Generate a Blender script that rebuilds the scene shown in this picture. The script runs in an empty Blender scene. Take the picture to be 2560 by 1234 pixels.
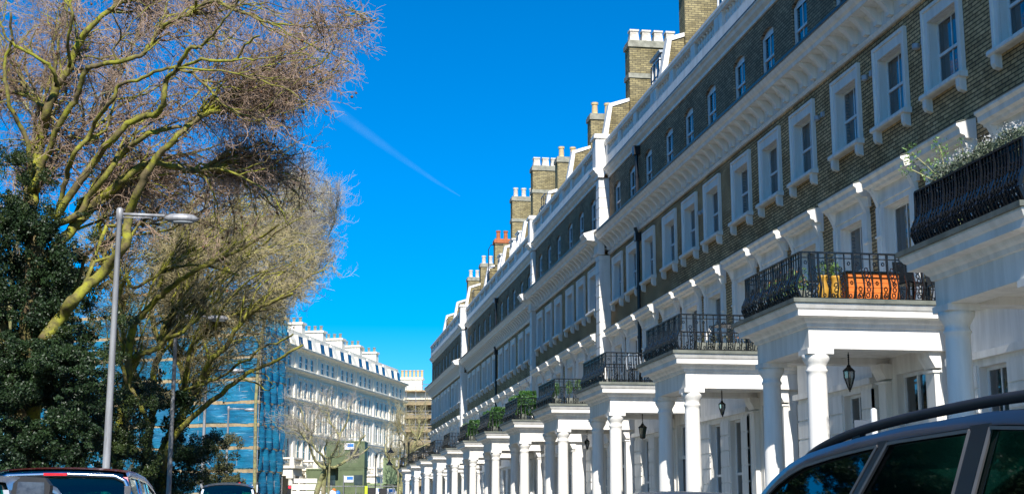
import bpy, math, random
import numpy as np
from math import sin, cos, tan, pi, radians, sqrt, atan2
from mathutils import Vector, Matrix
random.seed(7)
RNG = np.random.default_rng(11)
SC = bpy.context.scene
COL = SC.collection

# ------------------------------------------------------------------ camera
CAMH = 1.30
YAW, PITCH = radians(8.898953), radians(10.852736)     # right of the street axis (+Y), upwards
cam_d = bpy.data.cameras.new('camera')
cam = bpy.data.objects.new('camera', cam_d); COL.objects.link(cam)
cam.location = (0, 0, CAMH)
cam.rotation_euler = (pi/2 + PITCH, 0, -YAW)
cam_d.sensor_width = 36.0
cam_d.lens = 36.0*3500/2560
cam_d.clip_start = 0.1; cam_d.clip_end = 30000
SC.camera = cam
SC.render.resolution_x = 1024; SC.render.resolution_y = 493

# ------------------------------------------------------------------ light
SUN_EL, SUN_AZ = 38.0, 5.5        # sun behind the camera, a little to the left of the street axis
w = bpy.data.worlds.new('World'); SC.world = w; w.use_nodes = True
nt = w.node_tree; nt.nodes.clear()
out = nt.nodes.new('ShaderNodeOutputWorld'); bg = nt.nodes.new('ShaderNodeBackground')
sky = nt.nodes.new('ShaderNodeTexSky'); sky.sky_type = 'NISHITA'; sky.sun_disc = False
sky.sun_elevation = radians(SUN_EL); sky.sun_rotation = radians(180+SUN_AZ)
sky.air_density = 0.9; sky.dust_density = 0.05; sky.ozone_density = 4.0
hs = nt.nodes.new('ShaderNodeHueSaturation'); hs.inputs['Saturation'].default_value = 1.7
hs.inputs['Hue'].default_value = 0.488
hs.inputs['Value'].default_value = 1.0
gn = nt.nodes.new('ShaderNodeMix'); gn.data_type = 'RGBA'; gn.blend_type = 'MULTIPLY'; gn.inputs[0].default_value = 1.0; gn.inputs[7].default_value = (0.60, 0.88, 1.14, 1)
nt.links.new(sky.outputs[0], hs.inputs['Color']); nt.links.new(hs.outputs[0], gn.inputs[6]); nt.links.new(gn.outputs[2], bg.inputs[0])
bg.inputs[1].default_value = 0.10
nt.links.new(bg.outputs[0], out.inputs[0])
sd = bpy.data.lights.new('sun', 'SUN'); sd.energy = 5.0; sd.angle = radians(0.5); sd.color = (1.0, 0.955, 0.88)
sun = bpy.data.objects.new('sun', sd); COL.objects.link(sun)
to_sun = Vector((-sin(radians(SUN_AZ))*cos(radians(SUN_EL)), -cos(radians(SUN_AZ))*cos(radians(SUN_EL)), sin(radians(SUN_EL))))
sun.rotation_euler = to_sun.to_track_quat('Z', 'Y').to_euler()
SC.view_settings.view_transform = 'Standard'; SC.view_settings.look = 'None'
SC.view_settings.exposure = 0.45; SC.view_settings.gamma = 1.0

# camera maths used only to place things where the photograph shows them, at their own distance
_f = 3500.0
_fw = np.array([sin(YAW)*cos(PITCH), cos(YAW)*cos(PITCH), sin(PITCH)])
_r = np.array([cos(YAW), -sin(YAW), 0.0]); _u = np.cross(_r, _fw)
def at(px, py, depth):
    return np.array([0, 0, CAMH]) + depth*(_fw + _r*(px-1280)/_f - _u*(py-617)/_f)
def atY(px, py, Y):
    d = _fw + _r*(px-1280)/_f - _u*(py-617)/_f
    return np.array([0, 0, CAMH]) + d*(Y/d[1])

# ------------------------------------------------------------------ materials
MATS = {}
def nodes_of(name):
    m = bpy.data.materials.new(name); m.use_nodes = True
    t = m.node_tree; p = t.nodes['Principled BSDF']
    MATS[name] = m
    return m, t, p
def objcoord(t):
    return t.nodes.new('ShaderNodeTexCoord').outputs['Object']
def noise(t, vec, scale, detail=4, rough=0.55):
    n = t.nodes.new('ShaderNodeTexNoise'); n.inputs['Scale'].default_value = scale
    n.inputs['Detail'].default_value = detail; n.inputs['Roughness'].default_value = rough
    t.links.new(vec, n.inputs['Vector']); return n.outputs['Fac']
def ramp(t, fac, stops):
    r = t.nodes.new('ShaderNodeValToRGB'); e = r.color_ramp.elements
    while len(e) < len(stops): e.new(0.5)
    for i, (p, c) in enumerate(stops):
        e[i].position = p; e[i].color = (*c, 1) if len(c) == 3 else c
    t.links.new(fac, r.inputs[0]); return r.outputs[0]
def mix(t, fac, a, b, mode='MIX'):
    m = t.nodes.new('ShaderNodeMix'); m.data_type = 'RGBA'; m.blend_type = mode
    for s, v in ((0, fac), (6, a), (7, b)):
        if isinstance(v, (int, float)): m.inputs[s].default_value = v
        elif isinstance(v, tuple): m.inputs[s].default_value = (*v, 1)
        else: t.links.new(v, m.inputs[s])
    return m.outputs[2]
def bump(t, p, h, strength, dist=0.02):
    b = t.nodes.new('ShaderNodeBump'); b.inputs['Strength'].default_value = strength; b.inputs['Distance'].default_value = dist
    t.links.new(h, b.inputs['Height']); t.links.new(b.outputs[0], p.inputs['Normal'])
def painted(name, c1, c2, scale=2.0, rough=0.6, metal=0.0, bmp=0.0, streak=False, spec=0.4):
    m, t, p = nodes_of(name)
    v = objcoord(t)
    if streak:
        mp = t.nodes.new('ShaderNodeMapping'); mp.inputs['Scale'].default_value = (3, 3, 0.35); t.links.new(v, mp.inputs['Vector']); v2 = mp.outputs[0]
    else: v2 = v
    n = noise(t, v2, scale, 5, 0.62)
    c = ramp(t, n, [(0.36, c2), (0.6, c1)])
    t.links.new(c, p.inputs['Base Color'])
    p.inputs['Roughness'].default_value = rough; p.inputs['Metallic'].default_value = metal
    p.inputs['Specular IOR Level'].default_value = spec
    if bmp: bump(t, p, noise(t, v, scale*9, 3), bmp)
    return m
def brickmat(name, a, b, mortar, soot, scale=1.0):
    m, t, p = nodes_of(name)
    v = objcoord(t); s = t.nodes.new('ShaderNodeSeparateXYZ'); t.links.new(v, s.inputs[0])
    ad = t.nodes.new('ShaderNodeMath'); ad.operation = 'ADD'; t.links.new(s.outputs[0], ad.inputs[0]); t.links.new(s.outputs[1], ad.inputs[1])
    cb = t.nodes.new('ShaderNodeCombineXYZ'); t.links.new(ad.outputs[0], cb.inputs[0]); t.links.new(s.outputs[2], cb.inputs[1])
    br = t.nodes.new('ShaderNodeTexBrick'); t.links.new(cb.outputs[0], br.inputs['Vector'])
    br.inputs['Scale'].default_value = 1.0/scale; br.inputs['Brick Width'].default_value = 0.235; br.inputs['Row Height'].default_value = 0.082
    br.inputs['Mortar Size'].default_value = 0.012; br.inputs['Mortar Smooth'].default_value = 0.2; br.inputs['Bias'].default_value = 0.0
    br.inputs['Color1'].default_value = (*a, 1); br.inputs['Color2'].default_value = (*b, 1); br.inputs['Mortar'].default_value = (*mortar, 1)
    n = noise(t, v, 0.7, 6, 0.65)
    c = mix(t, ramp(t, n, [(0.42, (0, 0, 0)), (0.68, (1, 1, 1))]), br.outputs[0], soot, 'MULTIPLY')
    n2 = noise(t, v, 9, 2)
    c = mix(t, 0.35, c, ramp(t, n2, [(0.3, (0.45, 0.45, 0.45)), (0.7, (1.0, 1.0, 1.0))]), 'MULTIPLY')
    t.links.new(c, p.inputs['Base Color']); p.inputs['Roughness'].default_value = 0.9
    p.inputs['Specular IOR Level'].default_value = 0.15
    bump(t, p, br.outputs['Fac'], -0.5, 0.01)
    return m
STOCK = brickmat('stock_brick', (0.84, 0.57, 0.29), (0.48, 0.32, 0.165), (0.06, 0.045, 0.032), (0.6, 0.56, 0.5))
SHADEB = brickmat('shaded_sooty_brick', (0.56, 0.40, 0.245), (0.33, 0.235, 0.145), (0.09, 0.068, 0.048), (0.6, 0.6, 0.6))  # top-storey brick: mostly shade put into the colour, slight soot
CHIMB = brickmat('chimney_brick', (0.46, 0.38, 0.19), (0.24, 0.20, 0.11), (0.13, 0.115, 0.08), (0.5, 0.48, 0.42))
WHITE = painted('white_stucco', (0.84, 0.81, 0.75), (0.70, 0.67, 0.61), 1.6, 0.55, bmp=0.05, streak=True)
WHITE2 = painted('white_gloss_paint', (0.80, 0.80, 0.79), (0.70, 0.70, 0.68), 2.5, 0.4)
CREAM = painted('cream_stucco', (0.88, 0.82, 0.69), (0.76, 0.70, 0.57), 0.8, 0.7, streak=True)
LEAD = painted('weathered_lead', (0.17, 0.18, 0.15), (0.10, 0.11, 0.09), 3, 0.6)
LEADL = painted('pale_lead_sheet', (0.42, 0.46, 0.50), (0.30, 0.33, 0.36), 3, 0.45)
SLATE = painted('roof_slate', (0.10, 0.105, 0.12), (0.06, 0.065, 0.075), 4, 0.6)
IRON = painted('black_iron', (0.006, 0.008, 0.010), (0.010, 0.012, 0.014), 6, 0.25, spec=0.4)
PIPE = painted('black_pipe_paint', (0.012, 0.013, 0.015), (0.02, 0.02, 0.022), 3, 0.35)
ORANGE = painted('orange_paint', (0.70, 0.18, 0.022), (0.58, 0.14, 0.02), 3, 0.6)
YELLOWP = painted('yellow_glaze', (0.60, 0.33, 0.05), (0.48, 0.26, 0.04), 4, 0.45)
TERRA = painted('terracotta', (0.48, 0.15, 0.055), (0.34, 0.11, 0.045), 5, 0.8)
POTW = painted('white_chimney_clay', (0.74, 0.70, 0.62), (0.45, 0.40, 0.33), 3.5, 0.8)
POTY = painted('buff_chimney_clay', (0.68, 0.52, 0.27), (0.50, 0.37, 0.2), 3.5, 0.8)
STONE = painted('stained_stone', (0.34, 0.33, 0.26), (0.20, 0.195, 0.15), 3, 0.85)
ASPH = painted('asphalt', (0.055, 0.055, 0.057), (0.04, 0.04, 0.042), 1.2, 0.9, bmp=0.2)
PAVE = painted('paving_stone', (0.30, 0.29, 0.26), (0.22, 0.21, 0.19), 1.0, 0.85)
GRASS = painted('park_soil_and_grass', (0.06, 0.085, 0.025), (0.07, 0.055, 0.03), 0.7, 1.0)
GALV = painted('galvanised_steel', (0.42, 0.43, 0.45), (0.26, 0.26, 0.27), 2.2, 0.5, 0.25, streak=True)
CURT = painted('net_curtain', (0.24, 0.28, 0.29), (0.17, 0.21, 0.22), 6, 0.9)
DOORM = painted('black_door_paint', (0.02, 0.022, 0.025), (0.03, 0.03, 0.035), 2, 0.3)
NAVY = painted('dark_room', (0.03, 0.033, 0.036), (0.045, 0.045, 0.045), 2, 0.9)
PLANK = painted('scaffold_plank', (0.42, 0.31, 0.17), (0.26, 0.19, 0.11), 3, 0.85)
GREENL = painted('lit_green_cabin_paint', (0.24, 0.32, 0.17), (0.19, 0.26, 0.13), 1.2, 0.55)  # lit copy of the cabin green, sunlight put into the colour
GREENC = painted('shaded_green_cabin_paint', (0.12, 0.155, 0.075), (0.085, 0.115, 0.055), 1.2, 0.55)  # shaded copy of the cabin green, shade put into the colour
BLUESIGN = painted('blue_sign', (0.03, 0.20, 0.60), (0.03, 0.17, 0.5), 3, 0.5)
REDLITE = painted('red_lamp_plastic', (0.65, 0.01, 0.02), (0.55, 0.01, 0.02), 3, 0.3)
HIVIS = painted('yellow_green_panel', (0.55, 0.70, 0.03), (0.5, 0.62, 0.03), 3, 0.6)
TIMB = painted('raw_timber', (0.50, 0.30, 0.14), (0.38, 0.22, 0.10), 3, 0.8)
BROWNB = painted('distant_brown_brick', (0.33, 0.27, 0.17), (0.22, 0.18, 0.12), 0.8, 0.9)

def bark(name, moss, wood, dark, lo, hi):
    m, t, p = nodes_of(name); v = objcoord(t)
    a = noise(t, v, 1.3, 5, 0.7); b = noise(t, v, 5.0, 3, 0.6)
    c = mix(t, ramp(t, a, [(lo, (0, 0, 0)), (hi, (1, 1, 1))]), wood, moss)
    c = mix(t, ramp(t, b, [(0.45, (1, 1, 1)), (0.7, (0, 0, 0))]), dark, c)
    t.links.new(c, p.inputs['Base Color']); p.inputs['Roughness'].default_value = 0.95
    p.inputs['Specular IOR Level'].default_value = 0.1
    bump(t, p, b, 0.6, 0.03); return m
MOSSY = bark('mossy_plane_bark', (0.31, 0.31, 0.04), (0.17, 0.135, 0.07), (0.08, 0.07, 0.035), 0.40, 0.58)
PALEB = bark('pale_plane_bark', (0.36, 0.36, 0.16), (0.34, 0.30, 0.19), (0.17, 0.15, 0.09), 0.4, 0.55)
TWIG = painted('plane_twigs', (0.50, 0.36, 0.27), (0.26, 0.18, 0.12), 1.5, 0.9, spec=0.2)
TWIG2 = painted('olive_twigs', (0.55, 0.47, 0.26), (0.33, 0.28, 0.15), 1.0, 0.9, spec=0.2)
TWIGP = painted('pale_twigs', (0.52, 0.47, 0.40), (0.30, 0.26, 0.22), 1.2, 0.9, spec=0.2)
SEED = painted('seed_balls', (0.20, 0.10, 0.05), (0.12, 0.06, 0.03), 3, 0.95)

def leafmat(name, c1, c2, c3, rough=0.45, scale=0.9):
    m, t, p = nodes_of(name); v = objcoord(t)
    n = noise(t, v, scale, 3); n2 = noise(t, v, 14, 2)
    c = ramp(t, n, [(0.38, c1), (0.6, c2)])
    c = mix(t, ramp(t, n2, [(0.55, (0, 0, 0)), (0.75, (1, 1, 1))]), c, c3)
    t.links.new(c, p.inputs['Base Color']); p.inputs['Roughness'].default_value = rough
    return m
IVYL = leafmat('ivy_leaves', (0.014, 0.032, 0.010), (0.04, 0.065, 0.016), (0.09, 0.12, 0.025))
HOLLY = leafmat('holly_leaves', (0.009, 0.024, 0.009), (0.022, 0.048, 0.014), (0.05, 0.095, 0.025), 0.5)
SHRUB = leafmat('shrub_leaves', (0.05, 0.07, 0.02), (0.09, 0.085, 0.03), (0.13, 0.09, 0.04))
HEDGE = leafmat('box_hedge_leaves', (0.025, 0.085, 0.018), (0.05, 0.14, 0.025), (0.09, 0.2, 0.035), 0.5, 3)
YOUNG = leafmat('young_leaves', (0.10, 0.20, 0.04), (0.16, 0.28, 0.06), (0.25, 0.36, 0.1), 0.5, 3)
GREYG = leafmat('grey_green_leaves', (0.07, 0.10, 0.06), (0.12, 0.15, 0.09), (0.2, 0.22, 0.15), 0.6, 3)
FLOWER = painted('white_flowers', (0.50, 0.48, 0.45), (0.3, 0.3, 0.27), 9, 0.8)
DRYF = painted('dry_flower_heads', (0.45, 0.18, 0.06), (0.25, 0.16, 0.05), 9, 0.9)

def glass(name, tint, refl=0.35, trans=(0.25, 0.3, 0.3)):
    m, t, p = nodes_of(name); t.nodes.remove(p)
    o = [n for n in t.nodes if n.type == 'OUTPUT_MATERIAL'][0]
    g = t.nodes.new('ShaderNodeBsdfGlossy'); g.inputs['Roughness'].default_value = 0.015; g.inputs['Color'].default_value = (*tint, 1)
    tr = t.nodes.new('ShaderNodeBsdfTransparent'); tr.inputs['Color'].default_value = (*trans, 1)
    fr = t.nodes.new('ShaderNodeFresnel'); fr.inputs['IOR'].default_value = 1.5
    mr = t.nodes.new('ShaderNodeMapRange'); mr.inputs[1].default_value = 0; mr.inputs[2].default_value = 1; mr.inputs[3].default_value = refl*0.4; mr.inputs[4].default_value = 1.0
    t.links.new(fr.outputs[0], mr.inputs[0])
    ms = t.nodes.new('ShaderNodeMixShader'); t.links.new(mr.outputs[0], ms.inputs[0]); t.links.new(tr.outputs[0], ms.inputs[1]); t.links.new(g.outputs[0], ms.inputs[2])
    nn = noise(t, objcoord(t), 1.1, 1)
    b = t.nodes.new('ShaderNodeBump'); b.inputs['Strength'].default_value = 0.05; b.inputs['Distance'].default_value = 0.02; t.links.new(nn, b.inputs['Height']); t.links.new(b.outputs[0], g.inputs['Normal'])
    t.links.new(ms.outputs[0], o.inputs[0]); return m
PANE = glass('window_glass', (0.95, 0.97, 1.0), 0.28, (0.6, 0.65, 0.65))
TINT = glass('tinted_car_glass', (0.85, 0.95, 1.0), 0.02, (0.05, 0.42, 0.34))
LGLASS = glass('lantern_glass', (0.9, 0.9, 0.9), 0.3, (0.6, 0.6, 0.55))
def carpaint(name, c, rough=0.25, metal=0.3):
    m, t, p = nodes_of(name)
    v = objcoord(t); n = noise(t, v, 1.5, 3)
    t.links.new(ramp(t, n, [(0.3, tuple(x*0.85 for x in c)), (0.7, c)]), p.inputs['Base Color'])
    p.inputs['Roughness'].default_value = rough; p.inputs['Metallic'].default_value = metal
    p.inputs['Coat Weight'].default_value = 0.5; p.inputs['Coat Roughness'].default_value = 0.05
    return m
CP_BLUE = carpaint('dark_blue_car_paint', (0.022, 0.024, 0.030), 0.38, 0.1); CP_RED = carpaint('dark_red_car_paint', (0.22, 0.01, 0.02))
CP_SILV = carpaint('silver_car_paint', (0.55, 0.56, 0.58), 0.3, 0.7); CP_WHITE = carpaint('white_car_paint', (0.75, 0.74, 0.7), 0.25, 0.0)
CP_GREY = carpaint('grey_car_paint', (0.12, 0.15, 0.20), 0.3, 0.5)
CHROME = painted('chrome_trim', (0.75, 0.76, 0.78), (0.7, 0.7, 0.72), 3, 0.12, 1.0)
MIRG = painted('speckled_mirror_glass', (0.16, 0.17, 0.19), (0.09, 0.10, 0.12), 30, 0.25, 0.6)  # fine speckle of two dark greys on the mirror glass
SIGNB = painted('shaded_sign_back', (0.075, 0.095, 0.125), (0.06, 0.08, 0.10), 3, 0.5)  # plate colour darkened to carry the shade on it
TRIMG = painted('grey_window_trim', (0.10, 0.10, 0.105), (0.07, 0.07, 0.075), 3, 0.4)
RUBBER = painted('black_rubber', (0.015, 0.016, 0.018), (0.025, 0.025, 0.027), 4, 0.55)
SEATM = painted('car_seat_fabric', (0.05, 0.05, 0.055), (0.03, 0.03, 0.035), 6, 0.9)

def netmat():
    m, t, p = nodes_of('blue_debris_netting'); v = objcoord(t)
    o = [n for n in t.nodes if n.type == 'OUTPUT_MATERIAL'][0]
    mp = t.nodes.new('ShaderNodeMapping'); mp.inputs['Scale'].default_value = (0.25, 0.25, 1.6); t.links.new(v, mp.inputs['Vector'])
    n = noise(t, mp.outputs[0], 2.2, 6, 0.7)
    c = ramp(t, noise(t, v, 0.5, 3), [(0.35, (0.001, 0.12, 0.25)), (0.65, (0.002, 0.22, 0.38))])
    mp2 = t.nodes.new('ShaderNodeMapping'); mp2.inputs['Scale'].default_value = (0.5, 0.12, 2.6); mp2.inputs['Location'].default_value = (3, 1, 5); t.links.new(v, mp2.inputs['Vector'])
    st_ = noise(t, mp2.outputs[0], 1.2, 6, 0.75)
    c = mix(t, ramp(t, st_, [(0.58, (0, 0, 0)), (0.68, (0.7, 0.7, 0.7))]), c, (0.30, 0.52, 0.66))
    t.links.new(c, p.inputs['Base Color']); p.inputs['Roughness'].default_value = 0.7
    tr = t.nodes.new('ShaderNodeBsdfTransparent'); tr.inputs[0].default_value = (0.25, 0.75, 1.0, 1)
    ms = t.nodes.new('ShaderNodeMixShader'); t.links.new(ramp(t, n, [(0.40, (0.97, 0.97, 0.97)), (0.60, (0.62, 0.62, 0.62))]), ms.inputs[0])
    t.links.new(tr.outputs[0], ms.inputs[1]); t.links.new(p.outputs[0], ms.inputs[2]); t.links.new(ms.outputs[0], o.inputs[0])
    bump(t, p, n, 0.6, 0.2); return m
NET = netmat()

# ------------------------------------------------------------------ mesh helpers
class MB:
    def __init__(s): s.v = []; s.f = []; s.m = []; s.cur = 0
    def add(s, vs, fs):
        o = len(s.v); s.v += [tuple(map(float, p)) for p in vs]; s.f += [tuple(i+o for i in f) for f in fs]; s.m += [s.cur]*len(fs); return s
    def box(s, x0, x1, y0, y1, z0, z1):
        if x0 > x1: x0, x1 = x1, x0
        if y0 > y1: y0, y1 = y1, y0
        vs = [(x, y, z) for z in (z0, z1) for y in (y0, y1) for x in (x0, x1)]
        return s.add(vs, [(0, 2, 3, 1), (4, 5, 7, 6), (0, 1, 5, 4), (2, 6, 7, 3), (0, 4, 6, 2), (1, 3, 7, 5)])
    def quad(s, a, b, c, d): return s.add([a, b, c, d], [(0, 1, 2, 3)])
    def bar(s, a, b, wd, ht=None):
        a = Vector(a); b = Vector(b); d = (b-a); L = d.length
        if L < 1e-6: return s
        d /= L; ht = ht or wd
        up = Vector((0, 0, 1)) if abs(d.z) < 0.95 else Vector((1, 0, 0))
        n = d.cross(up).normalized(); q = n.cross(d)
        vs = []
        for p in (a, b):
            for i, j in ((-1, -1), (1, -1), (1, 1), (-1, 1)): vs.append(p+n*(i*wd/2)+q*(j*ht/2))
        return s.add(vs, [(0, 1, 2, 3), (7, 6, 5, 4), (0, 4, 5, 1), (1, 5, 6, 2), (2, 6, 7, 3), (3, 7, 4, 0)])
    def extr_y(s, prof, y0, y1, caps=True):      # closed (x,z) profile extruded along y
        n = len(prof); vs = [(x, y0, z) for x, z in prof]+[(x, y1, z) for x, z in prof]
        fs = [(i, (i+1) % n, n+(i+1) % n, n+i) for i in range(n)]
        if caps: fs += [tuple(range(n))[::-1], tuple(range(n, 2*n))]
        return s.add(vs, fs)
    def extr_x(s, prof, x0, x1):                 # closed (y,z) profile extruded along x
        n = len(prof); vs = [(x0, y, z) for y, z in prof]+[(x1, y, z) for y, z in prof]
        fs = [(i, (i+1) % n, n+(i+1) % n, n+i) for i in range(n)]
        fs += [tuple(range(n))[::-1], tuple(range(n, 2*n))]
        return s.add(vs, fs)
    def lathe(s, c, prof, n=16, sx=1.0, sy=1.0):
        vs = []; fs = []
        for r, z in prof:
            for i in range(n):
                a = 2*pi*i/n; vs.append((c[0]+r*cos(a)*sx, c[1]+r*sin(a)*sy, c[2]+z))
        for k in range(len(prof)-1):
            for i in range(n):
                j = (i+1) % n; fs.append((k*n+i, k*n+j, (k+1)*n+j, (k+1)*n+i))
        fs.append(tuple(range(n))[::-1]); fs.append(tuple(range((len(prof)-1)*n, len(prof)*n)))
        return s.add(vs, fs)
    def tube(s, pts, rad, n=6, caps=True):
        pts = [Vector(p) for p in pts]; K = len(pts)
        if not hasattr(rad, '__len__'): rad = [rad]*K
        vs = []; fs = []; prev = None
        for k in range(K):
            t = (pts[min(k+1, K-1)]-pts[max(k-1, 0)]).normalized()
            if prev is None:
                ref = Vector((0, 0, 1)) if abs(t.z) < 0.9 else Vector((1, 0, 0)); a = t.cross(ref).normalized()
            else: a = (prev - t*prev.dot(t)).normalized()
            prev = a; b = t.cross(a)
            for i in range(n):
                an = 2*pi*i/n; vs.append(pts[k]+(a*cos(an)+b*sin(an))*rad[k])
        for k in range(K-1):
            for i in range(n):
                j = (i+1) % n; fs.append((k*n+i, k*n+j, (k+1)*n+j, (k+1)*n+i))
        if caps: fs += [tuple(range(n))[::-1], tuple(range((K-1)*n, K*n))]
        return s.add(vs, fs)
    def build(s, name, mats, parent=None, smooth=False, loc=None):
        me = bpy.data.meshes.new(name); me.from_pydata(s.v, [], s.f)
        if not isinstance(mats, (list, tuple)): mats = [mats]
        for m in mats: me.materials.append(m)
        if len(mats) > 1: me.polygons.foreach_set('material_index', s.m)
        if smooth: me.polygons.foreach_set('use_smooth', [True]*len(me.polygons))
        me.update()
        return link(name, me, parent, loc)
def link(name, me, parent=None, loc=None):
    o = bpy.data.objects.new(name, me); COL.objects.link(o)
    if parent: o.parent = parent
    if loc is not None: o.location = loc
    return o
def tag(o, label=None, cat=None, group=None, kind=None):
    if label: o['label'] = label
    if cat: o['category'] = cat
    if group: o['group'] = group
    if kind: o['kind'] = kind
    return o
def thing(name, label, cat, loc=(0, 0, 0), rz=0, group=None):
    o = bpy.data.objects.new(name, None); COL.objects.link(o); o.location = loc; o.rotation_euler = (0, 0, rz)
    o.empty_display_size = 0.3
    return tag(o, label, cat, group)
def clone(o, parent=None):
    c = o.copy(); COL.objects.link(c)
    if parent: c.parent = parent
    for ch in list(o.children): clone(ch, c)
    return c
def np_mesh(name, V, F, mat, parent=None, smooth=False):
    me = bpy.data.meshes.new(name); V = np.ascontiguousarray(V, dtype=np.float32); F = np.ascontiguousarray(F, dtype=np.int32)
    k = F.shape[1]
    me.vertices.add(len(V)); me.vertices.foreach_set('co', V.ravel())
    me.loops.add(F.size); me.loops.foreach_set('vertex_index', F.ravel())
    me.polygons.add(len(F)); me.polygons.foreach_set('loop_start', np.arange(0, F.size, k, dtype=np.int32))
    if smooth: me.polygons.foreach_set('use_smooth', np.ones(len(F), dtype=bool))
    me.update(calc_edges=True); me.materials.append(mat)
    return link(name, me, parent)

# ------------------------------------------------------------------ the ground
g = MB(); g.quad((-3000, -3000, -0.02), (3000, -3000, -0.02), (3000, 6000, -0.02), (-3000, 6000, -0.02))
tag(g.build('ground', GRASS), kind='structure')
g = MB(); g.quad((-5.3, -60, 0), (5.2, -60, 0), (5.2, 128, 0), (-5.3, 128, 0)); g.quad((-9, 128, 0), (26, 128, 0), (60, 300, 0), (8, 300, 0))
tag(g.build('road', ASPH), kind='structure')
g = MB()
g.box(5.2, 5.35, -60, 126, -0.01, 0.13); g.box(-5.45, -5.3, -60, 126, -0.01, 0.13)
tag(g.build('kerb', STONE), kind='structure')
g = MB(); g.box(5.35, 12.1, -60, 126, -0.01, 0.126); g.box(-7.6, -5.45, -60, 126, -0.01, 0.126)
tag(g.build('pavement', PAVE), kind='structure')
g = MB()
for i in range(30): g.quad((-0.9-0.05, -50+i*6, 0.004), (-0.9+0.05, -50+i*6, 0.004), (-0.9+0.05, -48+i*6, 0.004), (-0.9-0.05, -48+i*6, 0.004))
tag(g.build('road_marking', WHITE2), kind='structure')

# ------------------------------------------------------------------ wall with openings
def wall(mb, L, z0, z1, ops, sg=1, reveal=0.22, y_off=0.0, x0=0.0):
    """facade in plane x=x0; interior towards sg*x. ops: (ya, yb, za, zb, rise)"""
    ys = sorted({0.0, L, *[o[0] for o in ops], *[o[1] for o in ops]}); zs = sorted({z0, z1, *[o[2] for o in ops], *[o[3] for o in ops]})
    for i in range(len(ys)-1):
        for j in range(len(zs)-1):
            yc = (ys[i]+ys[i+1])/2; zc = (zs[j]+zs[j+1])/2
            if any(o[0] < yc < o[1] and o[2] < zc < o[3] for o in ops): continue
            a, b, c, d = ys[i]+y_off, ys[i+1]+y_off, zs[j], zs[j+1]
            q = [(x0, a, c), (x0, a, d), (x0, b, d), (x0, b, c)]
            mb.quad(*(q[::-1] if sg > 0 else q))
    for o in ops:
        ya, yb, za, zb = o[0]+y_off, o[1]+y_off, o[2], o[3]; xr = x0+sg*reveal
        rise = o[4] if len(o) > 4 else 0
        mb.quad((x0, ya, za), (x0, ya, zb-rise), (xr, ya, zb-rise), (xr, ya, za)); mb.quad((x0, yb, za), (xr, yb, za), (xr, yb, zb-rise), (x0, yb, zb-rise))
        mb.quad((x0, ya, za), (xr, ya, za), (xr, yb, za), (x0, yb, za))
        if rise <= 0: mb.quad((x0, ya, zb), (x0, yb, zb), (xr, yb, zb), (xr, ya, zb))
        else:
            n = 6; P = []
            for k in range(n+1):
                u = -1+2*k/n; P.append(((ya+yb)/2+u*(yb-ya)/2, zb-rise*u*u))
            for k in range(n):
                (a, c), (b, d) = P[k], P[k+1]
                mb.quad((x0, a, c), (x0, b, d), (xr, b, d), (xr, a, c))
                mb.quad((x0, a, c), (x0, b, d), (x0, b, zb), (x0, a, zb))
    return mb

# ------------------------------------------------------------------ one brick house of the right-hand terrace
D = 7.73
CEN = [0.55-0.0+0.825+2.45*k+0.06 for k in range(3)]     # window centres along the front
CEN = [1.42, 3.88, 6.34]
def sash_mesh(hw, z0, z1, rise=0, bars=1, x=0.16, th=0.035, split=0.5):
    """white sliding-sash joinery; x = depth behind facade"""
    mb = MB(); f = 0.055
    mb.box(x, x+th, -hw, -hw+f, z0, z1); mb.box(x, x+th, hw-f, hw, z0, z1); mb.box(x, x+th, -hw+f, hw-f, z0, z0+f*1.4); mb.box(x, x+th, -hw+f, hw-f, z1-f-rise, z1)
    zm = z0+(z1-z0)*split
    mb.box(x-0.02, x+th, -hw+f, hw-f, zm-0.03, zm+0.03)
    for b in range(bars):
        y = -hw+(b+1)*2*hw/(bars+1); mb.box(x+0.004, x+th-0.006, y-0.014, y+0.014, z0+f*1.4, zm-0.03); mb.box(x+0.004, x+th-0.006, y-0.014, y+0.014, zm+0.03, z1-f-rise)
    return mb
def pane_mesh(hw, z0, z1, x=0.178):
    return MB().quad((x, -hw+0.05, z0+0.05), (x, -hw+0.05, z1-0.05), (x, hw-0.05, z1-0.05), (x, hw-0.05, z0+0.05))
def curtain_mesh(hw, z0, z1, x=0.30, kind=0):
    mb = MB()
    if kind == 0:
        for a, b in ((-hw, -hw*0.62), (hw*0.62, hw)): mb.quad((x, a, z0), (x, a, z1), (x, b, z1), (x, b, z0))
        mb.quad((x, -hw*0.62, z0+(z1-z0)*0.62), (x, -hw*0.62, z1), (x, hw*0.62, z1), (x, hw*0.62, z0+(z1-z0)*0.62))
    else: mb.quad((x, -hw, z0), (x, -hw, z1), (x, hw, z1), (x, hw, z0))
    return mb
def console(mb, x, y, z1, h, wd, dp):
    """scrolled bracket hanging under z1, depth dp towards street(-x)"""
    pr = []
    for k in range(9):
        t = k/8; pr.append((x-dp*(0.22+0.78*(1-t)**1.6)*(1.0 if t < 0.75 else 1.0+1.2*(t-0.75)), z1-h*t))
    prof = [(x, z1)]+pr+[(x, z1-h)]
    n = len(prof); vs = [(a, y-wd/2, b) for a, b in prof]+[(a, y+wd/2, b) for a, b in prof]
    fs = [(i, (i+1) % n, n+(i+1) % n, n+i) for i in range(n)]+[tuple(range(n))[::-1], tuple(range(n, 2*n))]
    mb.add(vs, fs)
W1 = dict(hw=0.62, z0=5.15, z1=7.80); W2 = dict(hw=0.61, z0=9.62, z1=11.08); W3 = dict(hw=0.53, z0=12.78, z1=14.34, rise=0.14)
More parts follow.
